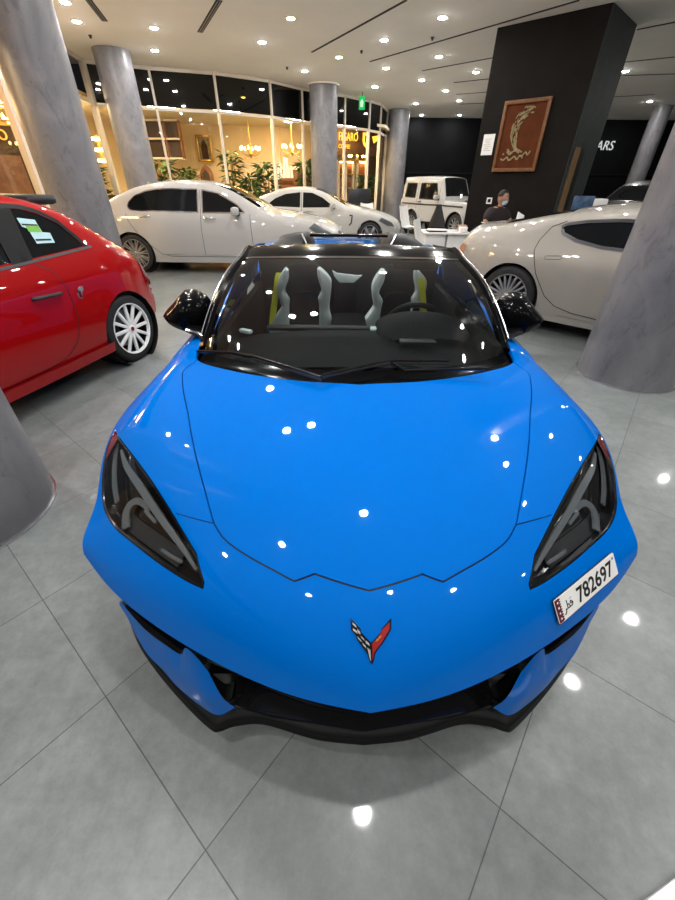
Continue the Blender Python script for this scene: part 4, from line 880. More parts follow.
# a few framed things and lamps beyond the left glass
for px, py, Y_, lb in ((100, 150, 14.0, 'three-tier lit wall lamp beyond the left glass'),):
    e = wallthing('wall_lamp', px, py, Y_, lb, 'lamp'); MB().box((0, .05, 0), (.1, .06, .7)).build('back_plate', M['gold'], e)
    for z in (-.25, 0, .25): MB().box((0, 0, z), (.3, .16, .07), bev=.01).build('lamp_glass', M['bulb'], e)
e = wallthing('display_cabinet', 104, 172, 13.2, 'dark display cabinet beyond the left glass beside the corner post', 'cabinet')
MB().box((0, .1, .6-e.location.z), (.8, .3, 1.2)).build('body', M['wood'], e, smooth=False); e.location.z -= 0; MB().box((0, -.06, .65-e.location.z), (.6, .02, .9)).build('door', M['void'], e, smooth=False)
e = empty('chandelier', at(3, 112, 8.9), 0, 'golden hanging lamp cut by the left edge of the photo', 'chandelier')
MB().tube([(0, 0, .3), (0, 0, 3.2-e.location.z)], .015, 6).build('chain', M['gold'], e)
for k in range(12):
    a = 2*PI*k/12
    for r_, z in ((.35, -.1), (.22, .12)): MB().lathe([(0, -.06), (.03, 0), (0, .06)], 6, Matrix.Translation((r_*math.cos(a), r_*math.sin(a), z))).build('bulb', M['bulb'], e)
for r_, z in ((.35, -.16), (.22, .06)): MB().lathe([(r_-.02, z), (r_+.02, z), (r_+.02, z+.03), (r_-.02, z+.03), (r_-.02, z)], 24).build('ring', M['gold'], e)
e = empty('display_cabinet', (at(10, 175, 8.8).x, 8.8, 0), math.radians(75), 'brown cabinet front beyond the left glass, above the red car', 'cabinet')
MB().box((0, .2, 1.0), (2.6, .3, 2.0)).build('body', M['brown'], e, smooth=False)
for x in (-.86, 0, .86): MB().box((x, .03, 1.0), (.76, .03, 1.8)).build('door', M['wood'], e, smooth=False)

# unseen globes added beyond the left glass to warm the hall's ceiling and columns
globe = glow('added_warm_glow', (1., .55, .22), 75.)
for k, (x, y, w_) in enumerate(((-6.2, 5.2, 'nearer the camera'), (-6.5, 7.6, 'farther from the camera'))):
    e = empty('added_globe', (x, y, 2.55), 0, 'warm globe added for its light beyond the left glass outside the photo, ' + w_, 'lamp', 'added warm globes')
    MB().lathe([(.14*math.sin(a), -.14*math.cos(a)) for a in np.linspace(0, PI, 13)], 20).build('globe', globe, e); MB().tube([(0, 0, .14), (0, 0, .67)], .008, 6).build('cord', M['black'], e)
# ------------------------------------------------------------------ the other cars, from side profiles
class Body:
    """car body: x forward from the rear axle, y left, z up; half-width W(x, z) and an upper outline from tail to nose"""
    def __init__(s, pos, head, name, label, cat, sp):
        h = Vector((*head, 0)).normalized(); s.sp = sp; W0 = sp['W0']
        n = Vector((-h.y, h.x, 0)); c = Vector((*pos, 0))-n*(sp['near']*W0)          # pos is the near rear wheel face
        s.root = empty(name, (c.x, c.y, 0), math.atan2(h.y, h.x), label, cat)
        O = cr(sp['outline'], 6); s.O = O
        i0 = int(O[:, 0].argmin()); i1 = int(O[:, 0].argmax()); s.x0, s.x1 = O[i0, 0], O[i1, 0]
        s.tx, s.tz = O[i0:i1+1, 0], O[i0:i1+1, 1]
        o = np.argsort(s.tx, kind='stable'); s.tx, s.tz = s.tx[o], s.tz[o]
        zz, ff = np.array(sp['sect']).T; s.sz = np.linspace(zz[0], zz[-1], 60); s.sf = np.interp(s.sz, zz, ff)
        k = np.ones(9)/9; s.sf = np.convolve(np.pad(s.sf, 4, 'edge'), k, 'valid')
    def W(s, x, z):
        sp = s.sp; x = np.asarray(x, float); z = np.asarray(z, float)
        f = np.interp(z, s.sz, s.sf)
        dr, df = np.clip((s.x0+sp['rl']-x)/sp['rl'], 0, 1), np.clip((x-(s.x1-sp['fl']))/sp['fl'], 0, 1)
        plan = 1-sp['ra']*dr**2.4-sp['fa']*df**2.4
        d = np.interp(x, s.tx, s.tz)-z; r = sp.get('round', .07); q = np.clip((r-d)/r, 0, 1)
        return sp['W0']*f*plan-r*(1-np.sqrt(np.clip(1-q*q, 0, 1)))*.8
    def side(s, poly, name, m, off=0., holes=(), sides=(1, -1), step=.06, parent=None, thick=0):
        L = dense(poly, .025); g = np.array([(a, b) for a in np.arange(L[:, 0].min()+.01, L[:, 0].max(), step) for b in np.arange(L[:, 1].min()+.01, L[:, 1].max(), step)])
        g = g[inpoly(g, L)] if len(g) else np.zeros((0, 2)); HL_ = [dense(q, .025) for q in holes]
        if len(g):
            al = np.vstack([L]+HL_); g = g[np.array([np.abs(p-al).max(1).min() > .008 for p in g])]
        v, f = cdt(g if len(g) else np.zeros((0, 2)), [L]+HL_); c = v[f].mean(1); k = inpoly(c, L)
        for q in HL_: k &= ~inpoly(c, q)
        f = f[k]; res = []
        for sd in sides:
            P = np.stack([v[:, 0], sd*(s.W(v[:, 0], v[:, 1])+off), v[:, 1]], 1); b = MB().add(P, f[:, ::-1] if sd > 0 else f)
            res.append((b, P))
        return res
    def sides(s, poly, name, m, off=0., holes=(), sides=(1, -1), parent=None, step=.06):
        r = []
        for b, P in s.side(poly, name, m, off, holes, sides, step): r.append(b.build(name, m, parent or s.root))
        return r
    def line(s, path, w, name, m, off=.0015, sides=(1, -1), closed=False, parent=None):
        """thin strip along a path on the flank"""
        P = dense(path, .03, closed); T = np.gradient(P, axis=0); T /= np.linalg.norm(T, axis=1)[:, None]+1e-9; N = np.stack([-T[:, 1], T[:, 0]], 1); r = []
        if closed: P = np.vstack([P, P[:1]]); N = np.vstack([N, N[:1]])
        for sd in sides:
            rows = []
            for e in (-.5, .5):
                q = P+N*w*e; rows.append(np.stack([q[:, 0], sd*(s.W(q[:, 0], q[:, 1])+off), q[:, 1]], 1))
            r.append(MB().grid(rows, flip=sd > 0).build(name, m, parent or s.root))
        return r
    def shell(s, paint):
        sp = s.sp; O = s.O; zb = sp['zb']; R, wb = sp['R'], sp['wb']; ra = R+sp.get('gap', .035); th = math.asin((R-zb)/ra)
        arc = lambda xc: [(xc+ra*math.cos(a), R+ra*math.sin(a)) for a in np.linspace(-th, PI+th, 36)]
        poly = [tuple(p) for p in O]+[(O[-1, 0], zb)]+arc(wb)+arc(0)+[(O[0, 0], zb)]
        wins = [q for q in sp['windows']]
        body = MB()
        for b, P in s.side(poly, '', None, 0, wins): body.add(b.v, b.f)
        u = np.array([-1, -.94, -.86, -.7, -.5, -.25, 0, .25, .5, .7, .86, .94, 1.])
        w = s.W(O[:, 0], O[:, 1]); T = np.gradient(O, axis=0); T /= np.linalg.norm(T, axis=1)[:, None]+1e-9; Nn = np.stack([-T[:, 1], T[:, 0]], 1)
        end = np.clip(np.maximum((s.x0+.5-O[:, 0])/.5, (O[:, 0]-s.x1+.6)/.6), 0, 1)
        crown = sp.get('crown', .03)+sp.get('ecrown', .08)*end*np.abs(Nn[:, 0])
        G = np.zeros((len(O), len(u), 3)); cc_ = (1-np.abs(u)**2.2)
        for i in range(len(O)):
            G[i, :, 0] = O[i, 0]+Nn[i, 0]*crown[i]*cc_; G[i, :, 1] = u*w[i]; G[i, :, 2] = O[i, 1]+Nn[i, 1]*crown[i]*cc_
        s.G = G; glass = {'windscreen': sp['ws'], 'rear_window': sp['rw']}; gl = {k: [] for k in glass}; fs = []
        nb = len(u)
        for i in range(len(O)-1):
            xm = .5*(O[i, 0]+O[i+1, 0]); zm = .5*(O[i, 1]+O[i+1, 1]); hit = None
            for k, r in glass.items():
                if r and r[0] < xm < r[1] and zm > r[2]: hit = k
            for j in range(nb-1):
                q = (i*nb+j, i*nb+j+1, (i+1)*nb+j+1, (i+1)*nb+j)
                if hit and (1 <= j <= nb-3 if hit == 'windscreen' else 2 <= j <= nb-4): gl[hit].append(q)
                else: fs.append(q)
        body.add(G.reshape(-1, 3), fs); b = body.build('bodywork', paint, s.root, fix=True); s.body = b
        for k, q in gl.items():
            if q: MB().add(G.reshape(-1, 3)+np.array([0, 0, -.003]), q).build(k, M['tint'], s.root, fix=True)
        for q in wins: s.sides(q, 'side_window', M['tint'], -.004)
        MB().box(((s.x0+s.x1)/2, 0, zb+.10), (s.x1-s.x0-.5, 2*(sp['W0']-.34), .10)).build('underbody', M['ink'], s.root, smooth=False)
        for xc in (0, wb):
            for sd in (1, -1):
                MB().lathe([(ra-.004, -.30), (ra-.002, .0)], 36, Matrix.Translation((xc, sd*(float(s.W(xc, R+.25))-.004), R)) @ Matrix.Rotation(-sd*PI/2, 4, 'X')).build('wheel_arch_liner', M['ink'], s.root)
        return b
    def wheels(s, rimm, nsp, twin=False, cap=None, rr=.72, tw=.22):
        sp = s.sp; r = []
        for xc in (0, sp['wb']):
            for sd in (1, -1):
                t = wheel_at(0, 0, sp['R'], tw, 1, s.root, rimm, nsp, 'x', rr, cap, twin)
                t.rotation_euler = (0, 0, sd*PI/2); t.location = (xc, sd*(float(s.W(xc, sp['R']+.15))-tw/2-.012), 0); r.append(t)
        return r
    def mirror(s, x, z, m, l=.22):
        for sd in (1, -1):
            y = sd*float(s.W(x, z)); k = MB().box((x-.02, y+sd*.14, z+.06), (.13, l, .14), bev=.045).build('door_mirror', m, s.root)
            MB().box((x+.0, y+sd*.02, z+.005), (.07, .10, .05), bev=.012).build('mirror_foot', M['black'], k)
    def handle(s, x, z, m, L=.20, sides=(1, -1)):
        for sd in sides:
            y = float(s.W(x, z)); MB().tube([(x-L/2, sd*(y+.004), z), (x-L/2+.03, sd*(y+.032), z+.004), (x+L/2-.03, sd*(y+.032), z+.008), (x+L/2, sd*(y+.004), z+.008)], .013, 8).build('door_handle', m, s.root)
# --- red hatchback
RED = dict(W0=.80, near=1, wb=2.30, R=.315, zb=.20, rl=.9, ra=.20, fl=.9, fa=.26, round=.10, crown=.03, ecrown=.10,
    outline=[(-.46, .22), (-.55, .36), (-.575, .5), (-.565, .68), (-.51, .84), (-.36, .98), (-.10, 1.14), (.12, 1.285), (.35, 1.375), (.62, 1.42), (.98, 1.425), (1.3, 1.365), (1.6, 1.20), (1.9, .99), (2.15, .92), (2.55, .84), (2.85, .72), (2.98, .58), (3.02, .42), (2.98, .22)],
    sect=[(.18, .93), (.30, .965), (.42, .99), (.6, 1.0), (.78, .985), (.92, .955), (1.02, .90), (1.2, .80), (1.36, .72), (1.5, .64)],
    windows=[[(.19, 1.06), (.215, 1.11), (.30, 1.23), (.42, 1.30), (.52, 1.33), (.61, 1.34), (.705, 1.035), (.45, 1.047)], [(.86, 1.03), (.78, 1.345), (1.05, 1.315), (1.30, 1.24), (1.55, 1.06), (1.56, 1.01)]],
    ws=(1.33, 1.88, 1.02), rw=(-.28, .10, 1.02))
c = Body((-2.01, 3.71), (-.25, -.968), 'hatchback', 'small red hatchback with white wheels at the left edge', 'car', RED)
c.shell(M['red']); ws_ = c.wheels(M['whitewheel'], 12, False, M['lamp_red'], .76, .20)
trimg = mat('grey_window_trim', (.05, .05, .055), .4)
c.line([(.12, 1.052), (.3, 1.042), (.8, 1.015), (1.2, .998), (1.58, .99)], .016, 'window_sill_trim', trimg, .006)
c.line([(.165, 1.055), (.20, 1.12), (.29, 1.245), (.41, 1.318), (.51, 1.348), (.66, 1.362), (.9, 1.352), (1.08, 1.325), (1.32, 1.25), (1.58, 1.06)], .030, 'window_arch_trim', M['black'], .003)
c.sides([(.697, 1.025), (.60, 1.345), (.79, 1.35), (.868, 1.022)], 'door_post_cover', M['black'], .003)
c.line([(.70, 1.0), (.60, .93), (.565, .82), (.575, .60), (.64, .42), (.80, .31), (1.0, .29), (1.7, .28), (1.78, .5), (1.74, .98)], .007, 'door_shut_line', M['ink'], .001)
c.line([(.30, .245), (.9, .235), (1.95, .235)], .085, 'side_skirt', M['red'], .028)
c.handle(.76, .79, M['dark_grey'], .24)
for sd in (1, -1):
    y = float(c.W(.46, .75))
    bm_ = Matrix.Translation((.465, sd*(y+.004), .755)) @ Matrix.Rotation(PI/2, 4, 'X')
    bd_ = MB().prism([(-.040, .040), (-.012, .046), (.018, .030), (.010, .014), (.034, -.006), (.030, -.034), (.006, -.050), (-.006, -.030), (-.012, -.004), (-.036, .016)], .005, bm_, .001).build('wing_badge', M['wheel_silver'], c.root)
    MB().box((.475, sd*(y+.005), .745), (.02, .012, .05), bev=.003).build('badge_stripe', M['maroon'], bd_)
MB().box((.14, 0, 1.378), (.28, .80, .07), bev=.03).build('roof_spoiler', M['dark_grey'], c.root)
c.sides([(-.56, .62), (-.53, .84), (-.43, .86), (-.45, .62)], 'tail_lamp', M['lamp_red'], .006)
c.mirror(1.58, 1.0, M['red'])
# window sticker behind the rear quarter glass
st_ = c.sides([(.43, 1.11), (.415, 1.175), (.475, 1.185), (.47, 1.265), (.60, 1.285), (.605, 1.23), (.57, 1.215), (.58, 1.12)], 'window_sticker', mat('pale_blue_card', (.42, .62, .66), .6), .001, (), (1,))[0]
c.sides([(.48, 1.185), (.475, 1.225), (.575, 1.235), (.58, 1.195)], 'green_scale', mat('green_card', (.16, .42, .06), .6), .0025, (), (1,), st_)
c.sides([(.478, 1.226), (.477, 1.236), (.595, 1.248), (.595, 1.238)], 'dark_heading', M['ink'], .0028, (), (1,), st_)
c.sides([(.445, 1.127), (.442, 1.139), (.57, 1.149), (.572, 1.137)], 'dark_line', M['ink'], .0028, (), (1,), st_)
# --- white saloon
SAL = dict(W0=.95, near=-1, wb=3.10, R=.345, zb=.20, rl=1.1, ra=.20, fl=1.0, fa=.22, round=.10, crown=.04, ecrown=.10,
    outline=[(-.98, .24), (-1.09, .40), (-1.12, .62), (-1.10, .88), (-1.03, 1.06), (-.78, 1.13), (-.45, 1.19), (-.2, 1.29), (.15, 1.42), (.6, 1.50), (1.1, 1.52), (1.6, 1.485), (2.0, 1.375), (2.45, 1.15), (2.62, 1.06), (3.1, 1.0), (3.6, .90), (3.88, .76), (3.99, .55), (3.96, .24)],
    sect=[(.18, .94), (.32, .975), (.55, 1.0), (.75, 1.0), (.92, .975), (1.02, .935), (1.15, .86), (1.35, .765), (1.55, .66)],
    windows=[[(.03, 1.13), (.06, 1.20), (.17, 1.29), (.38, 1.37), (.62, 1.405), (.9, 1.418), (1.36, 1.408), (1.36, 1.052), (.25, 1.072), (.07, 1.085)], [(1.45, 1.05), (1.45, 1.40), (1.75, 1.35), (2.10, 1.18), (2.24, 1.055)]],
    ws=(1.72, 2.5, 1.08), rw=(-.55, .12, 1.17))
c = Body((-4.04, 8.27), (1, -.012), 'saloon_car', 'long white saloon parked side-on between the left columns', 'car', SAL); sal = c
c.shell(M['white']); c.wheels(M['wheel_silver'], 11, True, M['silver'], .74, .24)
for q in SAL['windows']: c.line(q, .018, 'window_trim', M['chrome'], .004, closed=True)
c.line([(1.41, 1.40), (1.41, 1.0), (1.40, .85), (1.39, .32)], .008, 'door_shut_line', M['ink'], .001)
c.line([(-.02, 1.02), (.02, .9), (.22, .60), (.52, .36), (.70, .31), (2.20, .31), (2.36, .5), (2.34, 1.03)], .008, 'door_shut_line', M['ink'], .001)
c.line([(.52, .345), (1.4, .335), (2.4, .335)], .022, 'sill_trim', M['chrome'], .004)
c.handle(.34, .975, M['chrome'], .22); c.handle(1.58, .955, M['chrome'], .22); c.mirror(2.12, 1.02, M['white'])
c.sides([(3.45, .82), (3.55, .90), (3.90, .72), (3.93, .62), (3.70, .66)], 'headlamp', M['lamp_clear'], .008)
c.sides([(-1.09, .78), (-1.06, .95), (-.72, .97), (-.80, .85)], 'tail_lamp', M['lamp_red'], .006)
MB().prism([(-.10, 0), (.08, 0), (-.08, .06)], .03, Matrix.Translation((.25, .015, 1.455)) @ Matrix.Rotation(PI/2, 4, 'X')).build('aerial_fin', M['white'], c.root)
MB().box((4.03, 0, .62), (.06, .9, .26), bev=.02).build('front_grille', M['dark_metal'], c.root)
# --- white four-door coupe
CPE = dict(W0=.91, near=-1, wb=2.81, R=.33, zb=.18, rl=1.0, ra=.22, fl=.9, fa=.26, round=.10, crown=.04, ecrown=.11,
    outline=[(-.92, .24), (-1.02, .42), (-1.02, .68), (-.98, .92), (-.85, 1.05), (-.6, 1.11), (-.2, 1.25), (.2, 1.36), (.7, 1.41), (1.1, 1.405), (1.5, 1.31), (2.02, 1.06), (2.3, .98), (2.9, .87), (3.3, .74), (3.52, .58), (3.58, .38), (3.52, .22)],
    sect=[(.16, .94), (.3, .975), (.5, 1.0), (.72, 1.0), (.88, .965), (.97, .92), (1.1, .84), (1.25, .76), (1.42, .66)],
    windows=[[(-.12, 1.02), (.1, 1.17), (.4, 1.275), (.82, 1.32), (.82, .97), (.0, .985)], [(.90, .965), (.90, 1.32), (1.15, 1.31), (1.45, 1.20), (1.80, .98)]],
    ws=(1.2, 2.05, 1.0), rw=(-.62, .15, 1.09))
c = Body((.85, 12.3), (1, -.08), 'coupe_car', 'white four-door coupe with dark windows parked before the white-capped column', 'car', CPE)
cp = c
# the nearer wheel of this car in the photo is its front one
d = Vector((math.cos(c.root.rotation_euler.z), math.sin(c.root.rotation_euler.z), 0)); c.root.location -= d*2.81
c.shell(M['white']); c.wheels(M['wheel_silver'], 5, True, M['silver'], .73, .23)
c.line([(.86, 1.33), (.86, .5), (.88, .30)], .012, 'door_shut_line', M['ink'], .001)
c.mirror(1.78, .965, M['white'], .2); c.handle(1.05, .88, M['chrome'], .2); c.handle(.25, .90, M['chrome'], .2)
c.line([(2.22, .80), (2.30, .80), (2.28, .62), (2.22, .56)], .035, 'wing_vent', M['ink'], .003)
c.sides([(3.05, .68), (3.12, .76), (3.42, .64), (3.50, .54), (3.30, .56)], 'headlamp', M['lamp_clear'], .008)
MB().box((3.60, 0, .52), (.05, .7, .20), bev=.02).build('front_grille', M['ink'], c.root)
# --- white box-shaped off-roader
BOX = dict(W0=.86, near=-1, wb=2.30, R=.37, zb=.42, rl=.5, ra=.03, fl=.5, fa=.05, round=.05, crown=.03, ecrown=.02, gap=.06,
    outline=[(-.66, .44), (-.70, .6), (-.71, .95), (-.71, 1.15), (-.66, 1.5), (-.61, 1.68), (-.53, 1.735), (.3, 1.755), (.9, 1.75), (1.32, 1.715), (1.44, 1.60), (1.66, 1.14), (1.72, 1.085), (2.1, 1.07), (2.72, 1.04), (2.84, .98), (2.87, .75), (2.86, .44)],
    sect=[(.40, .98), (.55, 1.0), (1.0, 1.0), (1.1, .97), (1.4, .92), (1.8, .84)],
    windows=[[(-.50, 1.16), (-.45, 1.57), (.10, 1.57), (.10, 1.14)], [(.32, 1.12), (.32, 1.57), (1.14, 1.565), (1.30, 1.20), (1.30, 1.10)]],
    ws=(1.36, 1.65, 1.18), rw=(-.70, -.63, 1.22))
c = Body((2.55, 16.35), (.62, -.785), 'off_roader', 'white boxy off-road car left of the black pillar', 'car', BOX)
c.shell(M['white']); c.wheels(M['wheel_silver'], 10, False, M['silver'], .66, .25)
for q in BOX['windows']: c.line(q, .03, 'window_seal', M['ink'], .003, closed=True)
c.line([(-.60, .97), (.6, .95), (1.5, .95), (2.6, .93)], .04, 'side_moulding', M['dark_grey'], .012)
for x in (.21, 1.36): c.line([(x, 1.62), (x, .52)], .012, 'door_shut_line', M['ink'], .002)
c.handle(.38, 1.02, M['black'], .18); c.mirror(1.36, 1.12, M['white'], .26)
for sd in (1, -1):
    for xc in (0, 2.30):
        MB().lathe([(.43, -.03), (.47, .0), (.47, .05), (.43, .055)], 30, Matrix.Translation((xc, sd*.85, .37)) @ Matrix.Rotation(-sd*PI/2, 4, 'X'), PI if sd > 0 else 0, 2*PI if sd > 0 else PI).build('wheel_arch_flare', M['white'], c.root)
    MB().tube([(2.88, sd*.58, .86), (2.93, sd*.58, .86)], .11, 20).build('headlamp', M['lamp_clear'], c.root)
    MB().box((2.58, sd*.64, 1.10), (.15, .11, .07), bev=.02).build('indicator', M['lamp_clear'], c.root)
    MB().box((1.15, sd*.88, .42), (1.3, .14, .05), bev=.02).build('side_step', M['black'], c.root)
c.root.scale = (.86, .86, 1)
MB().box((2.90, 0, .85), (.05, .74, .26), bev=.02).build('front_grille', M['ink'], c.root); MB().box((2.93, 0, .53), (.18, 1.6, .2), bev=.05).build('bumper', M['white'], c.root)
# --- pearl fastback coupe
PRL = dict(W0=.95, near=-1, wb=2.80, R=.355, zb=.16, rl=1.0, ra=.27, fl=1.0, fa=.26, round=.13, crown=.05, ecrown=.12,
    outline=[(-.72, .30), (-.86, .45), (-.90, .66), (-.88, .86), (-.80, .985), (-.66, 1.045), (-.3, 1.115), (.2, 1.225), (.7, 1.305), (1.1, 1.33), (1.5, 1.285), (2.0, 1.08), (2.3, .97), (2.9, .86), (3.35, .72), (3.62, .52), (3.62, .3), (3.55, .2)],
    sect=[(.14, .92), (.25, .955), (.4, .975), (.62, 1.0), (.78, .995), (.90, .955), (.99, .885), (1.1, .82), (1.22, .755), (1.36, .66)],
    windows=[[(.37, 1.135), (.42, 1.165), (.62, 1.20), (.95, 1.225), (1.3, 1.215), (1.55, 1.15), (1.85, .985), (1.3, .965), (.85, .98), (.58, 1.02), (.42, 1.075)]],
    ws=(1.35, 2.1, .99), rw=(-.55, .35, 1.1))
c = Body((2.10, 5.03), (.72, -.69), 'fastback_car', 'pearl-beige fastback car behind the right column', 'car', PRL)
c.shell(M['pearl']); c.wheels(M['wheel_silver'], 20, False, M['silver'], .74, .26)
c.line(PRL['windows'][0], .030, 'window_trim', M['dark_metal'], .004, closed=True)
c.line([(.40, 1.19), (.27, 1.13), (.20, 1.0), (.19, .90), (.30, .66), (.46, .44), (.60, .345), (.80, .30), (1.3, .27), (1.95, .27), (2.05, .5), (2.0, .96)], .008, 'door_shut_line', M['ink'], .0012)
c.line([(.335, .835), (.345, .855), (.50, .868), (.515, .85), (.505, .835), (.345, .82)], .005, 'flush_handle_outline', M['dark_grey'], .0012, closed=True)
c.line([(.60, .275), (1.2, .25), (2.1, .25)], .03, 'sill_crease', M['pearl'], .012)
c.sides([(-.885, .74), (-.88, .83), (-.82, .875), (-.74, .855), (-.76, .77), (-.80, .74)], 'tail_lamp', mat('amber_clear_lens', (.40, .17, .09), .15, coat=1), .008)
c.mirror(1.9, .97, M['pearl'])
# --- black car far right
BLK = dict(W0=.93, near=-1, wb=2.9, R=.37, zb=.24, rl=.9, ra=.15, fl=.9, fa=.2, round=.10, crown=.04, ecrown=.08,
    outline=[(-.88, .3), (-.98, .5), (-.97, .9), (-.86, 1.15), (-.62, 1.45), (-.2, 1.62), (.5, 1.68), (1.2, 1.65), (1.65, 1.50), (2.15, 1.17), (2.4, 1.10), (3.1, 1.02), (3.6, .86), (3.75, .6), (3.7, .3)],
    sect=[(.2, .95), (.5, 1.), (.85, .99), (1.05, .94), (1.35, .83), (1.7, .7)],
    windows=[[(-.4, 1.12), (-.2, 1.38), (.2, 1.5), (.85, 1.53), (.85, 1.08)], [(.95, 1.08), (.95, 1.53), (1.3, 1.50), (1.6, 1.38), (2.0, 1.10)]], ws=(1.55, 2.2, 1.12), rw=(-.8, -.45, 1.2))
c = Body((11.3, 14.5), (-.82, -.57), 'estate_car', 'black tall car far behind the pearl one, under the lit letters', 'car', dict(BLK, near=1))
c.shell(M['darkcar']); c.wheels(M['wheel_silver'], 10, False, None, .70, .24); c.mirror(2.0, 1.08, M['darkcar'])
for q in BLK['windows']: c.line(q, .02, 'window_trim', M['chrome'], .004, closed=True)
c.sides([(3.2, .80), (3.3, .92), (3.62, .80), (3.66, .66), (3.4, .70)], 'headlamp', M['lamp_clear'], .008)
# ------------------------------------------------------------------ things on the pillar, sign on the back wall
e = empty('wall_picture', onface(PA, PB, .875, 2.29, .03), 0, 'large brown framed artwork with pale brushwork on the black pillar', 'picture')
fm = facemtx(PA, PB, .875, 2.29, .03); e.matrix_world = fm
pw, ph = .87, 1.09
for x, y, w, h in ((0, ph/2-.03, pw, .06), (0, -ph/2+.03, pw, .06), (pw/2-.03, 0, .06, ph-.11), (-pw/2+.03, 0, .06, ph-.11)):
    MB().box((x, y, .012), (w, h, .05), bev=.008).build('frame', mottled('picture_frame_wood', (.13, .052, .018), (.21, .095, .038), 14, .45, spec=.3), e)
MB().box((0, 0, 0), (pw-.1, ph-.1, .02)).build('canvas', mottled('rust_brown_canvas', (.075, .018, .005), (.11, .030, .009), 5, .75, spec=.15), e, smooth=False)
gild = mottled('pale_gilt_brushwork', (.20, .16, .07), (.34, .29, .15), 40, .6)
rnd = random.Random(4)
bw = MB()
for k in range(90):                      # a loose crescent of pale brush strokes
    f = k/89; a = math.radians(78+172*f); wd_ = .085*math.sin(PI*min(1, .12+f*.9))+.02; r = .27+rnd.uniform(-wd_, wd_)*.8; cx, cy = .10, .07
    d0 = rnd.uniform(.08, .16); pts = [(cx+r*math.cos(a+d)*.85, cy+r*1.15*math.sin(a+d), .012) for d in (-d0, -d0/3, d0/3, d0)]
    bw.tube(cr(np.array(pts), 3), [.004]+[rnd.uniform(.007, .013)]*8+[.003], 6)
for pts in ([(-.30, -.33), (-.24, -.36), (-.18, -.31), (-.13, -.36), (-.07, -.33)], [(-.10, -.36), (-.03, -.30), (.03, -.35), (.08, -.29), (.14, -.33)], [(.12, -.30), (.17, -.24), (.22, -.28), (.26, -.22)], [(-.20, -.22), (-.14, -.27), (-.08, -.24)], [(-.27, -.27), (-.25, -.25)], [(.02, -.25), (.05, -.23)], [(-.2, -.18), (-.12, -.24), (0, -.20), (.1, -.24)]):
    bw.tube([(x, y, .012) for x, y in cr(np.array(pts), 4)], .015, 6)
bw.build('brushwork', gild, e)
e = MB().box((0, 0, 0), (.235, .335, .004)).build('notice_sheet', M['paper'], smooth=False); e.matrix_world = facemtx(PA, PB, .235, 2.195, .006); tag(e, 'white paper notice taped to the pillar left of the artwork', 'notice')
for k in range(7): MB().box((-.02 if k % 2 else 0, .09-.03*k, .003), (.15-.03*(k % 3), .006, .001)).build('printed_line', M['slot_fin'], e, smooth=False)
e = empty('wall_plaque', (0, 0, 0), 0, 'small white square outline mark on the pillar behind the seated man', 'sign'); e.matrix_world = facemtx(PA, PB, .50, 1.245, .006)
for x, y, w, h in ((0, .045, .12, .025), (0, -.045, .12, .025), (.0475, 0, .025, .115), (-.0475, 0, .025, .115)): MB().box((x, y, 0), (w, h, .01)).build('outline_bar', M['paper'], e, smooth=False)
e = empty('wall_sign', (11.46, 21.27, 2.95), 0, 'white block letters on the far black wall right of the pillar', 'sign')
text('sign_lettering', 'CARS', .46, mat('sign_white', (.75, .76, .78), .4, emit=(.8, .85, .9), es=.35), e, Matrix.Translation((-.55, -.02, -.10)) @ Matrix.Rotation(PI/2, 4, 'X') @ Matrix.Diagonal((.98, 1, 1, 1)), .015, shear=.12)
# ------------------------------------------------------------------ desks, chairs, screens
def desk(x, y, rz, w, label):
    e = empty('office_desk', (x, y, 0), rz, label, 'desk', 'white desks')
    MB().box((0, 0, .735), (w, .72, .035), bev=.006).build('desktop', M['desk'], e)
    for sx in (-1, 1): MB().box((sx*(w/2-.24), 0, .36), (.40, .60, .715), bev=.006).build('pedestal', M['desk'], e)
    MB().box((0, .26, .50), (w-.9, .02, .36)).build('modesty_panel', M['desk'], e, smooth=False); return e
def shell_chair(x, y, rz, label):
    e = empty('shell_chair', (x, y, 0), rz, label, 'chair', 'white shell chairs')
    P = []
    for t in np.linspace(0, 1, 12):                       # one curved shell from seat front up to the back
        if t < .45: yy = -.24+t/.45*.40; zz = .46-.03*math.sin(t/.45*PI)
        else: u = (t-.45)/.55; yy = .16+.10*u+.04*math.sin(u*PI/2); zz = .46+.52*u**.9
        P.append([(s*(.24-.02*t), yy-.05*(abs(s)**2)*(t > .45), zz+.035*abs(s)**2) for s in np.linspace(-1, 1, 9)])
    P = np.array(P); Q = P+np.array([0, .012, -.022]); b = MB().grid(P).grid(Q, flip=True)
    n = 9
    for r in (0, 11): b.f += [(r*n+j, r*n+j+1, 108+r*n+j+1, 108+r*n+j) for j in range(n-1)]
    for j in (0, n-1): b.f += [(i*n+j, (i+1)*n+j, 108+(i+1)*n+j, 108+i*n+j) for i in range(11)]
    b.build('shell', M['desk'], e, fix=True)
    MB().tube([(0, 0, .44), (0, 0, .06)], .025, 10).build('post', M['chrome'], e)
    for k in range(4):
        a = PI/4+k*PI/2; MB().tube([(0, 0, .07), (.27*math.cos(a), .27*math.sin(a), .02)], .018, 8).build('leg', M['chrome'], e)
    return e
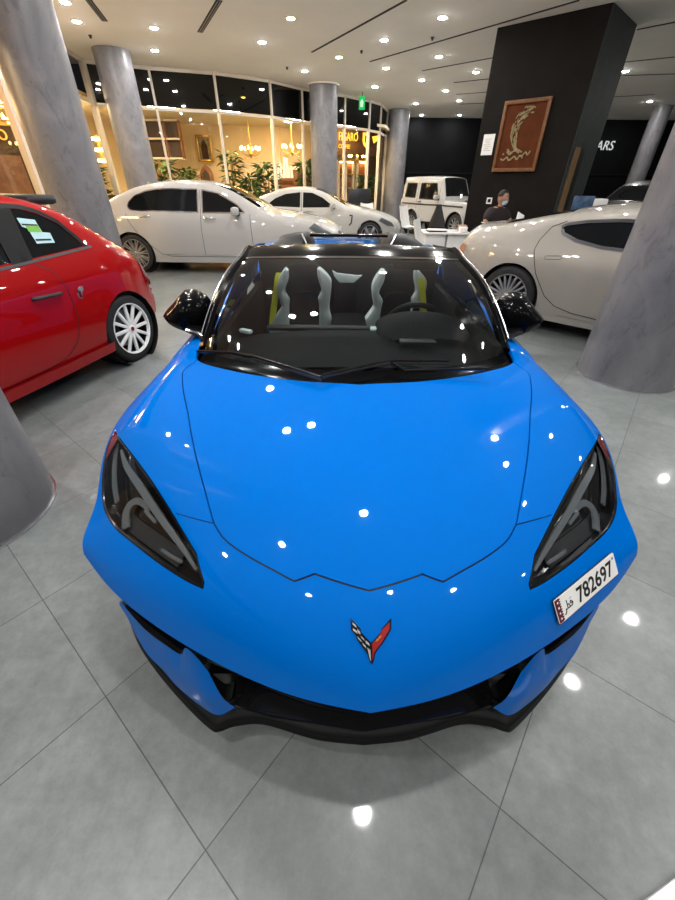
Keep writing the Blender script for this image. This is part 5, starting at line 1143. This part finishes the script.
def monitor(x, y, z, rz, label, w=.54, h=.34, m=None):
    e = empty('computer_monitor', (x, y, z), rz, label, 'monitor', 'desk monitors')
    MB().lathe([(0, .0), (.11, .0), (.11, .012), (0, .016)], 24).build('foot', M['monitor_back'], e)
    MB().box((0, .02, .12), (.05, .02, .22), bev=.004).build('neck', M['monitor_back'], e)
    MB().box((0, 0, .12+h/2), (w, .035, h), bev=.008).build('screen_case', m or M['monitor_back'], e)
    MB().add([(-w/2+.015, -.019, .135), (w/2-.015, -.019, .135), (w/2-.015, -.019, .105+h), (-w/2+.015, -.019, .105+h)], [(0, 1, 2, 3)]).build('display', M['ink'], e, smooth=False); return e
# reception desk before the pillar
desk(2.12, 8.80, 0, .92, 'white desk in front of the black pillar, left of the seated man')
e = MB().box((2.43, 8.56, .80), (.14, .13, .09), bev=.006).build('tissue_box', M['paper']); tag(e, 'white box on the right end of the white desk', 'box')
e = MB().box((2.46, 8.74, .81), (.17, .12, .11), bev=.02).build('wooden_tray', mat('skin_tone_wood', (.40, .22, .15), .6)); tag(e, 'tan box behind the white box on the white desk', 'box')
for k, (x, y, z) in enumerate(((1.92, 8.62, .765), (1.93, 8.63, .786))):
    e = MB().box((x, y, z), (.36, .25, .018), rz=.15-.3*k, bev=.003).build('paper_folder', M['dark_grey'] if k == 0 else M['paper']); tag(e, ('dark folder lying' if k == 0 else 'pale folder on the dark folder') + ' at the left end of the white desk', 'folder')
shell_chair(1.66, 8.02, math.radians(68), 'white shell chair nearest the camera, left of the white desk')
shell_chair(2.12, 13.4, math.radians(50), 'white shell chair in front of the white off-roader')
shell_chair(.95, 14.9, math.radians(10), 'white shell chair at the far desk, right of the black monitor')
desk(.45, 15.75, .3, 1.0, 'far white desk beside the column behind the white coupe')
monitor(.66, 15.55, .754, math.radians(190), 'black monitor on the far white desk beside the column', .78, .52)
# black office chair
e = empty('office_chair', (2.26, 9.72, 0), math.radians(140), 'black high-backed office chair behind the white desk', 'chair')
MB().box((0, 0, .48), (.48, .46, .09), bev=.035).build('seat', M['black'], e)
MB().grid([[(s*w, .22+.05*t-.05*s*s, .56+.62*t) for s in np.linspace(-1, 1, 9)] for t, w in ((0, .20), (.2, .22), (.5, .17), (.8, .09), (1, .045))]).build('backrest', M['black'], e)
MB().grid([[(s*w, .25+.05*t-.05*s*s, .56+.62*t) for s in np.linspace(-1, 1, 9)] for t, w in ((0, .20), (.2, .22), (.5, .17), (.8, .09), (1, .045))], flip=True).build('back_shell', M['dark_grey'], e)
MB().tube([(0, 0, .44), (0, 0, .09)], .03, 10).build('gas_lift', M['dark_metal'], e)
for k in range(5):
    a = 2*PI*k/5; q = MB().tube([(0, 0, .10), (.28*math.cos(a), .28*math.sin(a), .065)], .02, 8).build('leg', M['black'], e); MB().lathe([(0, -.025), (.028, -.015), (.028, .015), (0, .025)], 12, Matrix.Translation((.28*math.cos(a), .28*math.sin(a), .028))).build('castor', M['rubber'], q)
# white telephone-like terminal and blue display stand right of the pillar
P = at(580, 195, 7.7)
e = empty('display_stand', (P.x+.12, 7.75, 0), math.radians(-20), 'blue printed display board standing behind the pearl car', 'display')
MB().box((0, 0, 1.22), (.32, .02, .32), bev=.004).build('board', mottled('blue_print', (.012, .03, .08), (.06, .12, .22), 9, .35), e)
MB().box((0, .02, .55), (.04, .03, 1.1), bev=.005).build('post', M['chrome'], e); MB().box((0, .02, .01), (.36, .28, .02), bev=.005).build('base', M['chrome'], e)
P = at(600, 191, 8.4)
e = empty('cash_terminal', (P.x, 8.4, 0), math.radians(-15), 'white terminal on a white stand right of the blue board', 'terminal')
MB().box((0, 0, 1.27), (.34, .20, .12), bev=.02).build('terminal_top', M['paper'], e); MB().box((0, 0, .60), (.26, .20, 1.2), bev=.01).build('stand', M['desk'], e)
# ------------------------------------------------------------------ the seated man
def skin(name, pts, edges, radii, m, parent, sub=2, root=0):
    me = bpy.data.meshes.new(name); me.from_pydata(pts, edges, []); o = bpy.data.objects.new(name, me); COL.objects.link(o)
    md = o.modifiers.new('s', 'SKIN'); md.use_smooth_shade = True; ss = o.modifiers.new('d', 'SUBSURF'); ss.levels = sub; ss.render_levels = sub
    for i, r in enumerate(radii): me.skin_vertices[0].data[i].radius = (r, r) if not hasattr(r, '__len__') else r
    me.skin_vertices[0].data[root].use_root = True
    dg = bpy.context.evaluated_depsgraph_get(); me2 = bpy.data.meshes.new_from_object(o.evaluated_get(dg)); bpy.data.objects.remove(o)
    me2.name = name; me2.materials.clear(); me2.materials.append(m); me2.shade_smooth()
    o = bpy.data.objects.new(name, me2); COL.objects.link(o)
    if parent: o.parent = parent
    return o
MX, MY = 3.10, 8.66
SZ = 1.05
man = empty('person', (MX, MY, 0), math.radians(12), 'seated person in a dark polo shirt and pale blue face mask, holding a white card', 'person')
man.scale = (SZ,)*3
# local frame: faces -y (towards the camera), x to the right of the photo; the chest is turned slightly to the right
bodyv = [(0, .06, .52), (0, .07, .70), (0, .06, .90), (.0, .05, 1.04), (.01, .03, 1.12),              # pelvis .. neck base
         (-.19, .05, 1.02), (-.25, -.02, .80), (-.16, -.22, .79), (-.09, -.27, .80),                 # his right arm, photo left
         (.19, .05, 1.02), (.26, -.05, .81), (.18, -.25, .86), (.155, -.30, .88),
         (-.10, -.10, .50), (-.13, -.42, .50), (-.13, -.42, .09), (.10, -.10, .50), (.13, -.42, .50), (.13, -.42, .09),
         (-.13, -.53, .05), (.13, -.53, .05)]
be = [(0, 1), (1, 2), (2, 3), (3, 4), (3, 5), (5, 6), (6, 7), (7, 8), (3, 9), (9, 10), (10, 11), (11, 12), (0, 13), (13, 14), (14, 15), (0, 16), (16, 17), (17, 18), (15, 19), (18, 20)]
br = [.15, .15, (.165, .125), (.13, .10), .055, .072, .048, .036, .026, .072, .048, .036, .026, .085, .062, .042, .085, .062, .042, .035, .035]
skin('body', bodyv, be, br, M['skin'], man)
shirtv = [bodyv[i] for i in (0, 1, 2, 3)]+[(.004, .032, 1.115), bodyv[5], (-.235, .0, .87), bodyv[9], (.24, -.0, .87)]
skin('polo_shirt', shirtv, [(0, 1), (1, 2), (2, 3), (3, 4), (3, 5), (5, 6), (3, 7), (7, 8)], [.165, .166, (.182, .142), (.162, .125), .072, .098, .074, .098, .074], M['shirt'], man)
for s in (-1, 1):
    skin('trouser_leg', [(s*.03, .05, .53), (s*.10, -.10, .51), (s*.13, -.42, .51), (s*.13, -.43, .14)], [(0, 1), (1, 2), (2, 3)], [.13, .10, .078, .062], M['ink'], man)
    MB().lathe([(0, 0), (.055, .0), (.06, .03), (.045, .075), (0, .09)], 14, Matrix.Translation((s*.13, -.48, .002)) @ Matrix.Diagonal((.85, 2.1, 1, 1))).build('shoe', M['rubber'], man)
    sl = Matrix.Translation((s*.237, -.004, .865)) @ Matrix.Rotation(s*-.16, 4, 'Y'); MB().lathe([(.074, -.005), (.076, 0), (.074, .005)], 18, sl).build('sleeve_stripe', M['paper'], man)
# head, turned to the right of the photo and a little down
hm = Matrix.Translation((.025, .005, 1.255)) @ Matrix.Rotation(math.radians(38), 4, 'Z') @ Matrix.Rotation(math.radians(6), 4, 'X')
def headmesh():
    R = []
    for v in np.linspace(-1, 1, 25):
        ring = []
        for k in range(32):
            a = 2*PI*k/32; ph_ = math.asin(max(-1, min(1, v))); r = math.cos(ph_); x = .076*r*math.cos(a); y = .096*r*math.sin(a); z = .118*v
            jaw = max(0, -v); x *= 1-.30*jaw**1.5; y *= 1-.16*jaw
            if math.sin(a) < 0:
                y -= .010*jaw; y += .010*max(0, 1-abs(v-.05)/.16)*max(0, 1-abs(abs(math.cos(a))-.42)/.25)          # eye sockets
                y -= .026*max(0, 1-abs(v+.16)/.24)*max(0, 1-abs(math.cos(a))/.24)                                # nose
                y -= .006*max(0, 1-abs(v+.50)/.10)*max(0, 1-abs(math.cos(a))/.4)                                 # lips
            ring.append((x, y, z))
        R.append(ring)
    return MB().grid(R, wrap=True)
hd_ = headmesh().build('head', M['skin'], man, fix=True); hd_.matrix_local = hm
MB().tube([(.01, .03, 1.07), (.02, .015, 1.18)], [.052, .048], 14).build('neck', M['skin'], man)
for s in (-1, 1):
    MB().lathe([(0, -.008), (.012, -.004), (.012, .004), (0, .008)], 12, Matrix.Translation((s*.030, -.080, .012)) @ Matrix.Rotation(PI/2, 4, 'X')).build('eye', M['paper'], hd_)
    MB().lathe([(0, -.003), (.0055, 0), (0, .003)], 10, Matrix.Translation((s*.030, -.0885, .012)) @ Matrix.Rotation(PI/2, 4, 'X')).build('iris', M['ink'], hd_)
    MB().tube([(s*.014, -.091, .034), (s*.032, -.090, .040), (s*.050, -.076, .034)], .0045, 6).build('eyebrow', M['hair'], hd_)
    MB().lathe([(0, -.008), (.018, -.006), (.026, .002), (.022, .008), (0, .004)], 14, Matrix.Translation((s*.078, .008, -.005)) @ Matrix.Rotation(s*PI/2, 4, 'Y') @ Matrix.Diagonal((1.3, .8, 1, 1))).build('ear', M['skin'], hd_)
hp = []
for v in np.linspace(.02, 1, 14):
    r = math.cos(math.asin(v)); hp.append([(.083*r*math.cos(a), .103*r*math.sin(a)+.006+(.030*max(0, .55-v) if math.sin(a) < 0 else 0), .018+.112*v) for a in np.linspace(0, 2*PI, 28, endpoint=False)])
for ring_i, v in enumerate(np.linspace(.02, 1, 14)):
    if v < .55: hp[ring_i] = [(x, (y if y > -.02 else -.02+(y+.02)*.10), z+(.0 if y > -.02 else .035)) for x, y, z in hp[ring_i]]
MB().grid(hp, wrap=True).build('hair', M['hair'], hd_, fix=True)
mk = [[(.062*math.sin(a)*(1+.1*u), -.090*math.cos(a)*(1-.10*abs(u))-.018*(1-abs(u))*math.cos(a), -.050+.045*u) for a in np.linspace(-1.25, 1.25, 15)] for u in np.linspace(-1.05, 1, 7)]
MB().grid(mk).build('face_mask', M['mask'], hd_)
for s in (-1, 1): MB().tube([(s*.060, -.034, -.030), (s*.080, .005, .006)], .002, 5).build('mask_loop', M['paper'], hd_)
# collar and hands
MB().lathe([(.062, 0), (.072, .028), (.068, .03), (.058, .004)], 20, Matrix.Translation((.007, .026, 1.105)) @ Matrix.Rotation(.2, 4, 'X')).build('collar', M['shirt'], man)
def hand(o, dirv, side, name):
    d = Vector(dirv).normalized(); s = d.cross(Vector((0, 0, 1))).normalized()*side; u = Vector((0, 0, 1)); o = Vector(o)
    P = [o, o+d*.045, o+d*.085]; E_ = [(0, 1), (1, 2)]; Rr = [.024, .033, .026]
    for k, L in enumerate((.068, .078, .072, .056)):
        b0 = o+d*.085+s*(.024-.016*k); i = len(P); P += [b0, b0+d*L*.5-u*.012, b0+d*L*.75-u*.038]; E_ += [(2, i), (i, i+1), (i+1, i+2)]; Rr += [.011, .009, .008]
    i = len(P); P += [o+d*.03+s*.036, o+d*.065+s*.052-u*.012]; E_ += [(1, i), (i, i+1)]; Rr += [.012, .009]
    skin(name, [p[:] for p in P], E_, Rr, M['skin'], man)
hand((-.09, -.27, .80), (.55, -.8, -.05), 1, 'hand'); hand((.155, -.30, .88), (-.12, -.9, .42), -1, 'hand')
e = MB().box((0, 0, 0), (.15, .006, .21), bev=.001).build('white_card', M['paper']); e.parent = None
e.matrix_world = Matrix.Translation((3.375, 8.265, 1.01)) @ Matrix.Rotation(.35, 4, 'Z') @ Matrix.Rotation(-.6, 4, 'X') @ Matrix.Rotation(.5, 4, 'Y'); tag(e, 'white card held up in the hand of the seated person', 'card')
e = empty('stool', (MX, MY+.04, 0), 0, 'low dark stool beneath the seated person, behind the pearl car', 'stool'); e.scale = (1, 1, SZ)
MB().lathe([(0, .32), (.19, .32), (.20, .34), (.19, .36), (0, .362)], 24).build('seat', M['black'], e)
for k in range(4):
    a = PI/4+k*PI/2; MB().tube([(.13*math.cos(a), .13*math.sin(a), .32), (.18*math.cos(a), .18*math.sin(a), 0.002)], .014, 8).build('leg', M['dark_metal'], e)
